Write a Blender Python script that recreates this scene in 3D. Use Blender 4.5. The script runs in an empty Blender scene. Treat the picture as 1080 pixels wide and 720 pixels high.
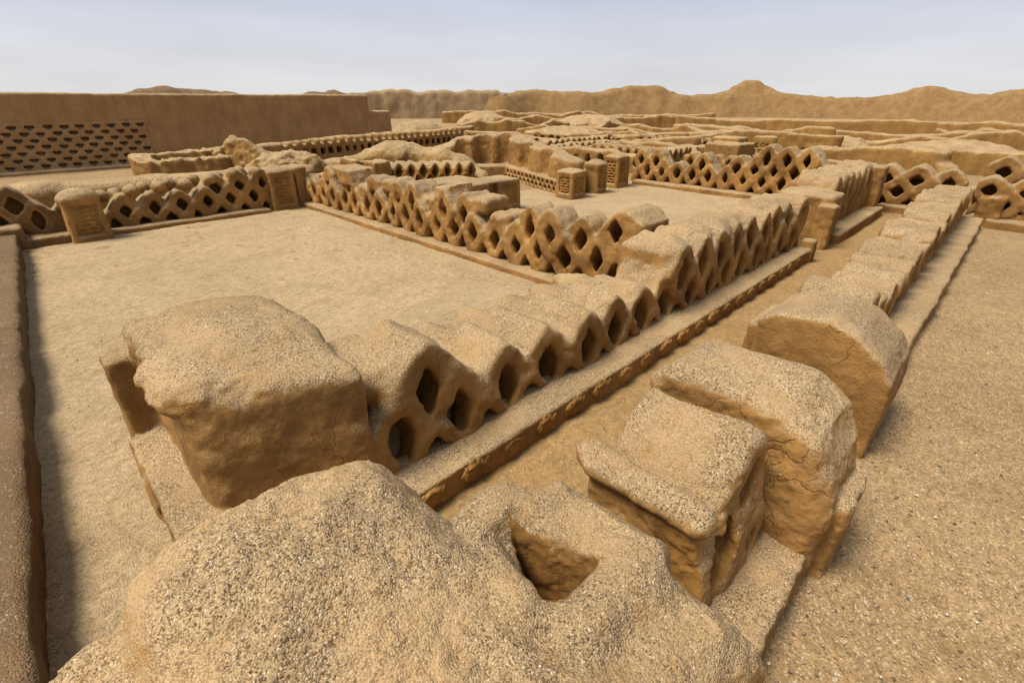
import bpy, math
import numpy as np

C = bpy.context.scene.collection
SC = bpy.context.scene
R = math.radians

# ------------------------------------------------------------------ camera
EYE = 3.0
cam_d = bpy.data.cameras.new('camera')
cam_d.sensor_width = 36.0
cam_d.lens = 17.0
cam_d.clip_start = 0.05
cam_d.clip_end = 6000
cam = bpy.data.objects.new('camera', cam_d)
C.objects.link(cam)
cam.location = (0, 0, EYE)
cam.rotation_euler = (R(90 - 26.65), 0, R(-45))
SC.camera = cam

# ------------------------------------------------------------------ sky and sun
SUN_V = (-0.72, 0.30, 1.5)
el = math.atan2(SUN_V[2], math.hypot(SUN_V[0], SUN_V[1]))
az = math.atan2(SUN_V[0], SUN_V[1])
w = bpy.data.worlds.new('World')
SC.world = w
w.use_nodes = True
nt = w.node_tree
nt.nodes.clear()
sky = nt.nodes.new('ShaderNodeTexSky')
sky.sky_type = 'NISHITA'
sky.sun_disc = False
sky.sun_elevation = el
sky.sun_rotation = az
sky.dust_density = 4.0
sky.air_density = 1.0
hsv = nt.nodes.new('ShaderNodeHueSaturation')
hsv.inputs['Saturation'].default_value = 0.30
cloud = nt.nodes.new('ShaderNodeMix')
cloud.data_type = 'RGBA'
cloud.inputs['Factor'].default_value = 0.72
cloud.inputs['B'].default_value = (7.6, 7.75, 8.2, 1)
bg = nt.nodes.new('ShaderNodeBackground')
bg.inputs['Strength'].default_value = 0.066
wo = nt.nodes.new('ShaderNodeOutputWorld')
# thin overcast: whitish near the horizon, a little bluer above
tcw = nt.nodes.new('ShaderNodeTexCoord')
sxyz = nt.nodes.new('ShaderNodeSeparateXYZ')
nt.links.new(tcw.outputs['Generated'], sxyz.inputs[0])
crw = nt.nodes.new('ShaderNodeValToRGB')
els = crw.color_ramp.elements
els.new(.5)
for e_, (p_, c_) in zip(els, ((0.0, (1.03, 1.02, 1.01, 1)), (.16, (.66, .72, .88, 1)), (.50, (.55, .57, .62, 1)))):
    e_.position = p_; e_.color = c_
nt.links.new(sxyz.outputs[2], crw.inputs[0])
vmw = nt.nodes.new('ShaderNodeMix'); vmw.data_type = 'RGBA'; vmw.blend_type = 'MULTIPLY'
vmw.inputs['Factor'].default_value = 1.0
vmw.inputs['B'].default_value = (9.6, 9.6, 9.6, 1)
cn = nt.nodes.new('ShaderNodeTexNoise')      # faint streaks of cloud
cmap = nt.nodes.new('ShaderNodeMapping'); cmap.inputs['Scale'].default_value = (1.5, 1.5, 9)
nt.links.new(tcw.outputs['Generated'], cmap.inputs[0]); nt.links.new(cmap.outputs[0], cn.inputs['Vector'])
cn.inputs['Scale'].default_value = 2.2; cn.inputs['Detail'].default_value = 5
cmr = nt.nodes.new('ShaderNodeMapRange')
cmr.inputs[1].default_value = .3; cmr.inputs[2].default_value = .7; cmr.inputs[3].default_value = .93; cmr.inputs[4].default_value = 1.05
nt.links.new(cn.outputs[0], cmr.inputs[0])
cmx = nt.nodes.new('ShaderNodeMix'); cmx.data_type = 'RGBA'; cmx.blend_type = 'MULTIPLY'; cmx.inputs['Factor'].default_value = 1.0
nt.links.new(crw.outputs[0], cmx.inputs['A']); nt.links.new(cmr.outputs[0], cmx.inputs['B'])
nt.links.new(cmx.outputs['Result'], vmw.inputs['A'])
nt.links.new(vmw.outputs['Result'], cloud.inputs['B'])
nt.links.new(sky.outputs[0], hsv.inputs['Color'])
nt.links.new(hsv.outputs[0], cloud.inputs['A'])
nt.links.new(cloud.outputs['Result'], bg.inputs['Color'])
nt.links.new(bg.outputs[0], wo.inputs[0])

sd = bpy.data.lights.new('sun', 'SUN')
sd.energy = 3.7
sd.angle = R(22)
sd.color = (1.0, 0.905, 0.74)
sun = bpy.data.objects.new('sun', sd)
C.objects.link(sun)
from mathutils import Vector
sun.rotation_euler = Vector(SUN_V).to_track_quat('Z', 'Y').to_euler()
sun.location = (-10, 5, 20)

SC.view_settings.view_transform = 'Standard'
SC.view_settings.look = 'None'
SC.view_settings.exposure = 0.66
SC.view_settings.gamma = 1.0
SC.view_settings.use_curve_mapping = False

# ------------------------------------------------------------------ materials
class N:
    """small node-tree builder"""
    def __init__(s, name):
        s.m = bpy.data.materials.new(name)
        s.m.use_nodes = True
        s.t = s.m.node_tree
        s.t.nodes.clear()
    def n(s, kind, **kw):
        x = s.t.nodes.new(kind)
        for k, v in kw.items():
            setattr(x, k, v)
        return x
    def put(s, sock, v):
        if isinstance(v, bpy.types.NodeSocket):
            s.t.links.new(v, sock)
        else:
            sock.default_value = v
    def math(s, op, a, b=0.0, clamp=False):
        x = s.n('ShaderNodeMath', operation=op)
        x.use_clamp = clamp
        s.put(x.inputs[0], a); s.put(x.inputs[1], b)
        return x.outputs[0]
    def noise(s, vec, scale, detail=4, rough=0.55):
        x = s.n('ShaderNodeTexNoise')
        s.put(x.inputs['Vector'], vec)
        x.inputs['Scale'].default_value = scale
        x.inputs['Detail'].default_value = detail
        x.inputs['Roughness'].default_value = rough
        return x.outputs[0]
    def vor(s, vec, scale):
        x = s.n('ShaderNodeTexVoronoi')
        s.put(x.inputs['Vector'], vec)
        x.inputs['Scale'].default_value = scale
        sep = s.n('ShaderNodeSeparateColor')
        s.t.links.new(x.outputs['Color'], sep.inputs[0])
        return x.outputs['Distance'], sep.outputs[0], sep.outputs[1]
    def mix(s, f, a, b, blend='MIX'):
        x = s.n('ShaderNodeMix', data_type='RGBA', blend_type=blend)
        s.put(x.inputs['Factor'], f)
        s.put(x.inputs[6], a if isinstance(a, bpy.types.NodeSocket) else (*a, 1) if len(a) == 3 else a)
        s.put(x.inputs[7], b if isinstance(b, bpy.types.NodeSocket) else (*b, 1) if len(b) == 3 else b)
        return x.outputs[2]
    def ramp(s, f, stops, interp='LINEAR'):
        x = s.n('ShaderNodeValToRGB')
        x.color_ramp.interpolation = interp
        e = x.color_ramp.elements
        while len(e) < len(stops):
            e.new(0.5)
        for i, (p, c) in enumerate(stops):
            e[i].position = p
            e[i].color = (*c, 1) if len(c) == 3 else c
        s.put(x.inputs[0], f)
        return x.outputs[0]
    def smooth(s, v, a, b):
        x = s.n('ShaderNodeMapRange', interpolation_type='SMOOTHSTEP')
        s.put(x.inputs[0], v)
        x.inputs[1].default_value = a; x.inputs[2].default_value = b
        return x.outputs[0]
    def scale(s, vec, v):
        x = s.n('ShaderNodeVectorMath', operation='MULTIPLY')
        s.put(x.inputs[0], vec); x.inputs[1].default_value = v
        return x.outputs[0]
    def finish(s, col, height, strength, dist, rough=0.95):
        b = s.n('ShaderNodeBsdfPrincipled')
        s.put(b.inputs['Base Color'], col)
        b.inputs['Roughness'].default_value = rough
        b.inputs['Specular IOR Level'].default_value = 0.15
        if height is not None:
            bp = s.n('ShaderNodeBump')
            bp.inputs['Strength'].default_value = strength
            bp.inputs['Distance'].default_value = dist
            s.put(bp.inputs['Height'], height)
            s.t.links.new(bp.outputs[0], b.inputs['Normal'])
        o = s.n('ShaderNodeOutputMaterial')
        s.t.links.new(b.outputs[0], o.inputs[0])
        return s.m

def grains(k, pos, base, scale, dark=0.21, light=0.980, cd=(.075, .047, .026), cl=(.58, .51, .41), amount=1.0):
    """a bed of small stones: every Voronoi cell is one stone with its own tone"""
    warp = k.n('ShaderNodeVectorMath', operation='ADD')
    k.t.links.new(pos, warp.inputs[0])
    nz = k.n('ShaderNodeTexNoise')
    k.put(nz.inputs['Vector'], pos); nz.inputs['Scale'].default_value = scale * .8
    sc = k.n('ShaderNodeVectorMath', operation='SCALE')
    k.t.links.new(nz.outputs[1], sc.inputs[0]); sc.inputs['Scale'].default_value = .9 / scale
    k.t.links.new(sc.outputs[0], warp.inputs[1])
    d, r, g = k.vor(warp.outputs[0], scale)
    dk = k.math('MULTIPLY', k.math('LESS_THAN', r, dark), amount)
    lt = k.math('MULTIPLY', k.math('GREATER_THAN', r, light), amount)
    tone = k.ramp(g, [(0, (.74, .72, .70)), (1, (1.18, 1.16, 1.13))])
    c = k.mix(amount * .8, base, k.mix(1.0, base, tone, 'MULTIPLY'))
    c = k.mix(k.math('MULTIPLY', dk, k.math('ADD', k.math('MULTIPLY', g, .5), .45)), c, cd)
    c = k.mix(k.math('MULTIPLY', lt, .75), c, cl)
    return c, d, r

def mat_adobe(name, grain=62.0, side_a=(.172, .083, .021), side_b=(.335, .175, .047), crust=(.385, .286, .170), lo=.15, hi=.62, bump=.012, amount=1.0, streak=.35):
    k = N(name)
    geo = k.n('ShaderNodeNewGeometry')
    pos = geo.outputs['Position']
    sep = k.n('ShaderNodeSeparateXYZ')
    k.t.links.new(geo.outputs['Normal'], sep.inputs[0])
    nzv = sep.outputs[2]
    n1 = k.noise(pos, 1.1, 5)
    n2 = k.noise(pos, 7.0, 6, .6)
    n3 = k.noise(pos, 38.0, 4, .6)
    st = k.noise(k.scale(pos, (5.5, 5.5, .7)), 1.0, 5, .6)
    side = k.mix(k.smooth(n1, .3, .7), side_a, side_b)
    side = k.mix(k.math('MULTIPLY', k.smooth(st, .42, .72), streak), side, tuple(c * .62 for c in side_a))
    side = k.mix(k.math('MULTIPLY', k.smooth(n2, .5, .75), .30), side, tuple(min(1, c * 1.25) for c in side_b))
    side = k.mix(.5, side, k.mix(1.0, side, k.ramp(n3, [(.25, (.62, .60, .58)), (.75, (1.3, 1.3, 1.3))]), 'MULTIPLY'))
    cb = k.mix(k.smooth(n1, .35, .7), tuple(c * .84 for c in crust), tuple(min(1, c * 1.12) for c in crust))
    cb = k.mix(k.math('MULTIPLY', k.smooth(n2, .52, .8), .5), cb, side_b)
    gc, gd, gr = grains(k, pos, cb, grain, amount=amount)
    gc2, gd2, gr2 = grains(k, pos, gc, grain * 1.9, dark=.20, light=.98, amount=amount)
    worn = k.smooth(k.noise(pos, 2.3, 5, .6), .40, .68)          # where the grit has weathered out of the crust
    gc2 = k.mix(k.math('MULTIPLY', worn, .62), gc2, k.mix(.35, cb, side_b))
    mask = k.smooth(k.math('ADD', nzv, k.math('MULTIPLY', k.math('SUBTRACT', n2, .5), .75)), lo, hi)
    # thin sprinkle of grit on the faces too
    fg = k.mix(.16 * amount, side, gc2)
    # drying cracks and runnels
    wv = k.n('ShaderNodeVectorMath', operation='ADD')
    k.t.links.new(k.scale(pos, (1, 1, .45)), wv.inputs[0])
    nzc = k.n('ShaderNodeTexNoise'); k.put(nzc.inputs['Vector'], pos); nzc.inputs['Scale'].default_value = 3.0
    nzc.inputs['Detail'].default_value = 4
    sw = k.n('ShaderNodeVectorMath', operation='SCALE'); k.t.links.new(nzc.outputs[1], sw.inputs[0]); sw.inputs['Scale'].default_value = .45
    k.t.links.new(sw.outputs[0], wv.inputs[1])
    ve = k.n('ShaderNodeTexVoronoi', feature='DISTANCE_TO_EDGE'); k.put(ve.inputs['Vector'], wv.outputs[0]); ve.inputs['Scale'].default_value = 1.5
    crack = k.math('MULTIPLY', k.math('SUBTRACT', 1.0, k.smooth(ve.outputs[0], .0, .011)), k.smooth(n1, .42, .6))
    fg = k.mix(k.math('MULTIPLY', crack, .34), fg, tuple(c * .4 for c in side_a))
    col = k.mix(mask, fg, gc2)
    h = k.math('ADD', k.math('MULTIPLY', k.math('SUBTRACT', .6, gd), k.math('ADD', k.math('MULTIPLY', mask, .85), .15)),
               k.math('ADD', k.math('MULTIPLY', n3, .9), k.math('ADD', k.math('MULTIPLY', n2, 1.2), k.math('SUBTRACT', k.math('MULTIPLY', st, 1.6), k.math('MULTIPLY', k.math('MULTIPLY', crack, k.math('SUBTRACT', 1.0, mask)), .8)))))
    return k.finish(col, h, .75, bump)

def mat_ground(name, a, b, c, grain=85.0, amount=.8, bump=.014, dark=.12):
    k = N(name)
    geo = k.n('ShaderNodeNewGeometry')
    pos = geo.outputs['Position']
    n0 = k.noise(pos, .35, 4)
    n1 = k.noise(pos, 1.7, 6, .62)
    n2 = k.noise(k.scale(pos, (1, 1.6, 1)), 9.0, 6, .65)
    n3 = k.noise(pos, 45.0, 4, .6)
    col = k.mix(k.smooth(n0, .35, .65), a, b)
    col = k.mix(k.math('MULTIPLY', k.smooth(n1, .45, .7), .6), col, c)
    col = k.mix(.7, col, k.mix(1.0, col, k.ramp(n2, [(.28, (.60, .575, .55)), (.72, (1.25, 1.25, 1.25))]), 'MULTIPLY'))
    sc = k.noise(k.scale(pos, (3.2, 15, 1)), 1.0, 4, .7)
    col = k.mix(k.math('MULTIPLY', k.smooth(sc, .56, .72), .38), col, tuple(v * .62 for v in c))
    gc, gd, gr = grains(k, pos, col, grain, dark=dark, light=.93, amount=amount)
    gc, gd2, gr2 = grains(k, pos, gc, grain * .5, dark=.03, light=.9985, amount=amount)
    h = k.math('ADD', k.math('MULTIPLY', k.math('SUBTRACT', .6, gd), .5),
               k.math('ADD', k.math('MULTIPLY', n3, .7), k.math('ADD', k.math('MULTIPLY', n2, 2.2), k.math('MULTIPLY', n1, 2.0))))
    return k.finish(gc, h, .8, bump)

M_NEAR = mat_adobe('pebbly_adobe', grain=112, bump=.008)
M_WALL = mat_adobe('weathered_adobe', grain=90, amount=.8)
M_FAR = mat_adobe('distant_adobe', grain=24, amount=.45, bump=.02, crust=(.36, .262, .15), side_b=(.285, .156, .045), side_a=(.19, .099, .028), lo=.3, hi=.75)
M_DUNE = mat_adobe('dune_adobe', grain=8, amount=.3, bump=.05, crust=(.255, .158, .068), side_b=(.25, .150, .060), side_a=(.205, .12, .047))
M_HILL = mat_adobe('hill_earth', grain=4, amount=.2, bump=.05, crust=(.17, .11, .06), side_b=(.17, .108, .058), side_a=(.13, .082, .043))
M_SOIL = mat_adobe('dark_soil', grain=80, amount=.6, bump=.012, crust=(.17, .115, .064), side_b=(.13, .074, .03), side_a=(.085, .047, .019))
M_GREY = mat_adobe('grey_adobe', grain=8, amount=.3, bump=.03, crust=(.30, .22, .13), side_b=(.30, .21, .118), side_a=(.25, .168, .09))
M_BROWN = mat_adobe('brown_wall_adobe', grain=30, amount=.3, bump=.02, crust=(.36, .26, .15), side_b=(.36, .212, .095), side_a=(.28, .16, .068))
M_DARK = mat_adobe('brown_adobe', grain=30, amount=.3, bump=.02, side_a=(.135, .075, .029), side_b=(.20, .115, .045), crust=(.31, .22, .125))
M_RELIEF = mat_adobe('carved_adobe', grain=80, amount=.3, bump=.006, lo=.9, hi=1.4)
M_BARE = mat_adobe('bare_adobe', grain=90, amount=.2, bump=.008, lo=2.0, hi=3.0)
M_GROUND = mat_ground('gravelly_sand', (.285, .198, .106), (.335, .236, .128), (.24, .162, .081), grain=95, amount=.65, dark=.16)
M_COURT = mat_ground('courtyard_sand', (.405, .305, .183), (.45, .343, .21), (.33, .240, .135), grain=95, amount=.45, dark=.12, bump=.026)
M_PATH = mat_ground('trodden_sand', (.275, .178, .076), (.31, .203, .09), (.25, .158, .064), grain=90, amount=.3, dark=.06)
M_GRAVEL = None

# ------------------------------------------------------------------ implicit-surface modelling
_T = np.random.RandomState(7).rand(32, 32, 32).astype(np.float32)

def vnoise(p, scale, seed=0):
    q = p * scale + seed * 7.31
    i = np.floor(q).astype(np.int64)
    f = (q - i).astype(np.float32)
    f = f * f * (3 - 2 * f)
    i0 = i & 31; i1 = (i + 1) & 31
    x0, y0, z0 = i0.T; x1, y1, z1 = i1.T
    fx, fy, fz = f.T
    a = _T[x0, y0, z0] * (1 - fx) + _T[x1, y0, z0] * fx
    b = _T[x0, y1, z0] * (1 - fx) + _T[x1, y1, z0] * fx
    c = _T[x0, y0, z1] * (1 - fx) + _T[x1, y0, z1] * fx
    d = _T[x0, y1, z1] * (1 - fx) + _T[x1, y1, z1] * fx
    return (a * (1 - fy) + b * fy) * (1 - fz) + (c * (1 - fy) + d * fy) * fz - .5

def smin(a, b, k):
    h = np.maximum(k - np.abs(a - b), 0) / k
    return np.minimum(a, b) - h * h * k * .25

def smax(a, b, k):
    return -smin(-a, -b, k)

class Field:
    def __init__(s, lo, hi, v):
        s.v = v
        s.lo = np.array(lo, float) - 3 * v
        n = np.ceil((np.array(hi, float) + 3 * v - s.lo) / v).astype(int) + 1
        s.n = n
        s.bare = None
        s.D = np.full(n, 9.0, np.float32)
        s.H = None
        s.ax = [(s.lo[i] + np.arange(n[i]) * v).astype(np.float32) for i in range(3)]
    def win(s, lo, hi):
        sl = []
        for i in range(3):
            a = max(0, int(math.floor((lo[i] - s.lo[i]) / s.v)))
            b = min(s.n[i], int(math.ceil((hi[i] - s.lo[i]) / s.v)) + 1)
            if b <= a:
                return None
            sl.append(slice(a, b))
        X = s.ax[0][sl[0]][:, None, None]; Y = s.ax[1][sl[1]][None, :, None]; Z = s.ax[2][sl[2]][None, None, :]
        return tuple(sl), X, Y, Z
    def add(s, fn, lo, hi, k=.04):
        w_ = s.win(np.array(lo) - k - s.v * 2 - .04, np.array(hi) + k + s.v * 2 + .04)
        if w_ is None: return
        sl, X, Y, Z = w_
        s.D[sl] = smin(s.D[sl], fn(X, Y, Z), k)
    def cut(s, fn, lo, hi, k=.03, hole=False):
        w_ = s.win(np.array(lo) - k - s.v * 2, np.array(hi) + k + s.v * 2)
        if w_ is None: return
        sl, X, Y, Z = w_
        q = fn(X, Y, Z)
        s.D[sl] = smax(s.D[sl], -q, k)
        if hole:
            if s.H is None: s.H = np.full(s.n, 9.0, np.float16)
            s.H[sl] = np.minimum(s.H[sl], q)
    # primitives -------------------------------------------------
    def box(s, lo, hi, r=.05, k=.04, cut=False, batter=0.0, rot=0.0):
        """rounded box; batter = how much each side leans in per unit height; rot = turn about its centre (degrees)"""
        lo = np.array(lo, float); hi = np.array(hi, float)
        c = (lo + hi) / 2; h = (hi - lo) / 2 - r
        ca, sa = math.cos(R(rot)), math.sin(R(rot))
        def fn(X, Y, Z):
            x = X - c[0]; y = Y - c[1]
            if rot:
                x, y = x * ca + y * sa, -x * sa + y * ca
            b = batter * (Z - lo[2])
            qx = np.abs(x) - h[0] + b; qy = np.abs(y) - h[1] + b
            qz = np.abs(Z - c[2]) - h[2]
            return np.sqrt(np.maximum(qx, 0) ** 2 + np.maximum(qy, 0) ** 2 + np.maximum(qz, 0) ** 2) + np.minimum(np.maximum(np.maximum(qx, qy), qz), 0) - r
        e = max(h[0], h[1]) * .5 if rot else 0
        L = lo - e; H_ = hi + e
        L[2] = lo[2]; H_[2] = hi[2]
        (s.cut if cut else s.add)(fn, L, H_, k)
    def ell(s, c, r, k=.08, cut=False):
        c = np.array(c, float); r = np.array(r, float)
        m = float(min(r))
        def fn(X, Y, Z):
            return (np.sqrt(((X - c[0]) / r[0]) ** 2 + ((Y - c[1]) / r[1]) ** 2 + ((Z - c[2]) / r[2]) ** 2) - 1) * m
        (s.cut if cut else s.add)(fn, c - r, c + r, k)
    def cap(s, a, b, ra, rb=None, k=.03, cut=False):
        a = np.array(a, float); b = np.array(b, float)
        rb = ra if rb is None else rb
        ba = b - a; L2 = float(ba @ ba) + 1e-9
        m = max(ra, rb)
        def fn(X, Y, Z):
            t = np.clip(((X - a[0]) * ba[0] + (Y - a[1]) * ba[1] + (Z - a[2]) * ba[2]) / L2, 0, 1)
            return np.sqrt((X - a[0] - t * ba[0]) ** 2 + (Y - a[1] - t * ba[1]) ** 2 + (Z - a[2] - t * ba[2]) ** 2) - (ra + (rb - ra) * t)
        (s.cut if cut else s.add)(fn, np.minimum(a, b) - m, np.maximum(a, b) + m, k)
    def dia(s, axis, sc, zc, t0, t1, A, B, p=1.3, k=.04, r=.05, cut=False, lean=0.0, dip=0.0):
        """diamond prism through a wall that runs along `axis` (0 = X, 1 = Y)"""
        sca = min(A, B) * .8
        tm, th = (t0 + t1) / 2, (t1 - t0) / 2 - r
        def fn(X, Y, Z):
            S, T = (X, Y) if axis == 0 else (Y, X)
            Zd = Z - zc
            g_ = 1.0
            if dip:
                u = np.clip(T - dip[1], 0, 1)
                Zd = Zd + dip[0] * u; g_ = 1 + .22 * np.clip(u / .3, 0, 1)
            ds = S - sc - lean * (Z - zc)
            d2 = ((np.abs(ds / (A * g_)) ** p + np.abs(Zd / (B * g_)) ** p) ** (1 / p) - 1) * sca
            dt = np.abs(T - tm) - th
            q = d2 + r
            return np.minimum(np.maximum(q, dt), 0) + np.sqrt(np.maximum(q, 0) ** 2 + np.maximum(dt, 0) ** 2) - r
        e_ = 1.3 if dip else 1.05
        a = [sc - A * e_ - abs(lean) * B, t0, zc - B * e_ - (.4 if dip else 0)]; b = [sc + A * e_ + abs(lean) * B, t1, zc + B * e_]
        if axis == 1:
            a[0], a[1] = a[1], a[0]; b[0], b[1] = b[1], b[0]
        if cut: s.cut(fn, a, b, k, hole=True)
        else: s.add(fn, a, b, k)
    def poly(s, axis, pts, t0, t1, r=.04, k=.04, cut=False):
        """extruded polygon given in (s, z), across the wall from t0 to t1"""
        P = np.array(pts, float)
        tm, th = (t0 + t1) / 2, (t1 - t0) / 2 - r
        def fn(X, Y, Z):
            S, T = (X, Y) if axis == 0 else (Y, X)
            S, Zb = np.broadcast_arrays(S, Z)
            d = np.full(S.shape, 1e9, np.float32); sg = np.ones(S.shape, np.float32)
            n = len(P)
            for i in range(n):
                a = P[i]; b = P[i - 1]
                ex, ey = b[0] - a[0], b[1] - a[1]
                wx, wy = S - a[0], Zb - a[1]
                t = np.clip((wx * ex + wy * ey) / (ex * ex + ey * ey), 0, 1)
                d = np.minimum(d, (wx - ex * t) ** 2 + (wy - ey * t) ** 2)
                c1 = Zb >= a[1]; c2 = Zb < b[1]; c3 = ex * wy > ey * wx
                fl = (c1 & c2 & c3) | (~c1 & ~c2 & ~c3)
                sg = np.where(fl, -sg, sg)
            q = np.sqrt(d) * sg + r
            dt = np.abs(T - tm) - th
            return np.minimum(np.maximum(q, dt), 0) + np.sqrt(np.maximum(q, 0) ** 2 + np.maximum(dt, 0) ** 2) - r
        a = [P[:, 0].min(), t0, P[:, 1].min()]; b = [P[:, 0].max(), t1, P[:, 1].max()]
        if axis == 1:
            a[0], a[1] = a[1], a[0]; b[0], b[1] = b[1], b[0]
        (s.cut if cut else s.add)(fn, a, b, k)
    def ridge(s, pts, k=.1, r=.06, batter=.12, z0=-.15):
        """wall along a plan polyline of (x, y, top, half thickness)"""
        for (x0, y0, h0, w0), (x1, y1, h1, w1) in zip(pts, pts[1:]):
            ex, ey = x1 - x0, y1 - y0; L2 = ex * ex + ey * ey
            def fn(X, Y, Z):
                t = np.clip(((X - x0) * ex + (Y - y0) * ey) / L2, 0, 1)
                d = np.sqrt((X - x0 - t * ex) ** 2 + (Y - y0 - t * ey) ** 2)
                wd = w0 + (w1 - w0) * t; h = h0 + (h1 - h0) * t
                q = d - wd + batter * Z + r; qz = Z - h + r
                q, qz = np.broadcast_arrays(q, qz)
                return np.minimum(np.maximum(q, qz), 0) + np.sqrt(np.maximum(q, 0) ** 2 + np.maximum(qz, 0) ** 2) - r
            m = max(w0, w1) + .05
            s.add(fn, (min(x0, x1) - m, min(y0, y1) - m, z0), (max(x0, x1) + m, max(y0, y1) + m, max(h0, h1)), k)
    # finishing --------------------------------------------------
    def rough(s, amps, seed=0, az=1.0):
        """weathering: displace the surface by smooth noise of several sizes"""
        band = .06 + sum(a for a, _ in amps)
        idx = np.nonzero(np.abs(s.D) < band + s.v * 2)
        if len(idx[0]) == 0: return
        p = np.stack([s.ax[i][idx[i]] for i in range(3)], 1).astype(np.float64)
        p[:, 2] *= az
        d = s.D[idx]
        for j, (a, sc) in enumerate(amps):
            d = d + 2 * a * vnoise(p, sc, seed + j * 3 + 1)
        s.D[idx] = d
    def mesh(s, name, origin=(0, 0, 0), zmin=None):
        D = s.D
        if zmin is not None:
            D = np.maximum(D, (zmin - s.ax[2])[None, None, :])
        D[0] = D[-1] = 1; D[:, 0] = D[:, -1] = 1; D[:, :, 0] = D[:, :, -1] = 1
        I = D < 0
        nx, ny, nz = D.shape
        cnt = np.zeros((nx - 1, ny - 1, nz - 1), np.int8)
        for a in (0, 1):
            for b in (0, 1):
                for c in (0, 1):
                    cnt += I[a:nx - 1 + a, b:ny - 1 + b, c:nz - 1 + c]
        act = (cnt > 0) & (cnt < 8)
        ci = np.nonzero(act)
        nv = len(ci[0])
        ids = np.full(act.shape, -1, np.int64); ids[ci] = np.arange(nv)
        cs = {}
        for a in (0, 1):
            for b in (0, 1):
                for c in (0, 1):
                    cs[a, b, c] = D[ci[0] + a, ci[1] + b, ci[2] + c].astype(np.float64)
        acc = np.zeros((nv, 3)); num = np.zeros(nv)
        for p in cs:
            for ax in range(3):
                if p[ax]: continue
                q = list(p); q[ax] = 1; q = tuple(q)
                x = (cs[p] < 0) != (cs[q] < 0)
                t = cs[p] / np.where(x, cs[p] - cs[q], 1)
                v = np.zeros((nv, 3)); v[:] = p
                v[:, ax] = t
                acc[x] += v[x]; num += x
        V = acc / num[:, None] + np.stack(ci, 1)
        V = V * s.v + s.lo - np.array(origin)
        quads = []
        for ax in range(3):
            o = [0, 0, 0]; o[ax] = 1
            a = I[:nx - o[0], :ny - o[1], :nz - o[2]]; b = I[o[0]:, o[1]:, o[2]:]
            e = np.nonzero(a != b)
            flip = a[e]
            u, v_ = [(1, 2), (2, 0), (0, 1)][ax]
            ok = (e[u] > 0) & (e[v_] > 0) & (e[u] < D.shape[u] - 1) & (e[v_] < D.shape[v_] - 1)
            e = [x[ok] for x in e]; flip = flip[ok]
            def cid(du, dv):
                k = [x.copy() for x in e]; k[u] = k[u] - du; k[v_] = k[v_] - dv
                return ids[k[0], k[1], k[2]]
            q = np.stack([cid(1, 1), cid(0, 1), cid(0, 0), cid(1, 0)], 1)
            q[~flip] = q[~flip][:, ::-1]
            quads.append(q)
        Q = np.concatenate(quads)
        me = mk_mesh(name, V, Q)
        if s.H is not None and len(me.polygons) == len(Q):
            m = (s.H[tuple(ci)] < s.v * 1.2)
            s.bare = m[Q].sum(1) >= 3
        return me

def mk_mesh(name, V, Q):
    me = bpy.data.meshes.new(name)
    V = np.asarray(V, np.float32); Q = np.asarray(Q, np.int32)
    me.vertices.add(len(V)); me.vertices.foreach_set('co', V.ravel())
    me.loops.add(Q.size); me.loops.foreach_set('vertex_index', Q.ravel())
    me.polygons.add(len(Q))
    me.polygons.foreach_set('loop_start', np.arange(len(Q), dtype=np.int32) * Q.shape[1])
    me.polygons.foreach_set('loop_total', np.full(len(Q), Q.shape[1], np.int32))
    me.polygons.foreach_set('use_smooth', np.ones(len(Q), bool))
    me.update(calc_edges=True); me.validate()
    return me

# ------------------------------------------------------------------ scene objects
def thing(name, label, cat, loc, group=None):
    o = bpy.data.objects.new(name, None); C.objects.link(o)
    o.location = loc; o.empty_display_size = .2
    o['label'] = label; o['category'] = cat
    o['kind'] = 'thing'
    if group: o['group'] = group
    return o

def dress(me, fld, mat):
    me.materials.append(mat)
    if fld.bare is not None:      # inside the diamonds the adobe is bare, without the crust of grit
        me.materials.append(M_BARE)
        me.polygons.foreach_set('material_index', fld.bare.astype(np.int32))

def part(name, fld, mat, parent, label=None):
    me = fld.mesh(name, origin=tuple(parent.location))
    dress(me, fld, mat)
    o = bpy.data.objects.new(name, me); C.objects.link(o)
    o.parent = parent
    if label: o['label'] = label
    return o

def solo(name, fld, mat, loc, label, cat, group=None):
    me = fld.mesh(name, origin=loc)
    dress(me, fld, mat)
    o = bpy.data.objects.new(name, me); C.objects.link(o)
    o.location = loc; o['label'] = label; o['category'] = cat; o['kind'] = 'thing'
    if group: o['group'] = group
    return o

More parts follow.
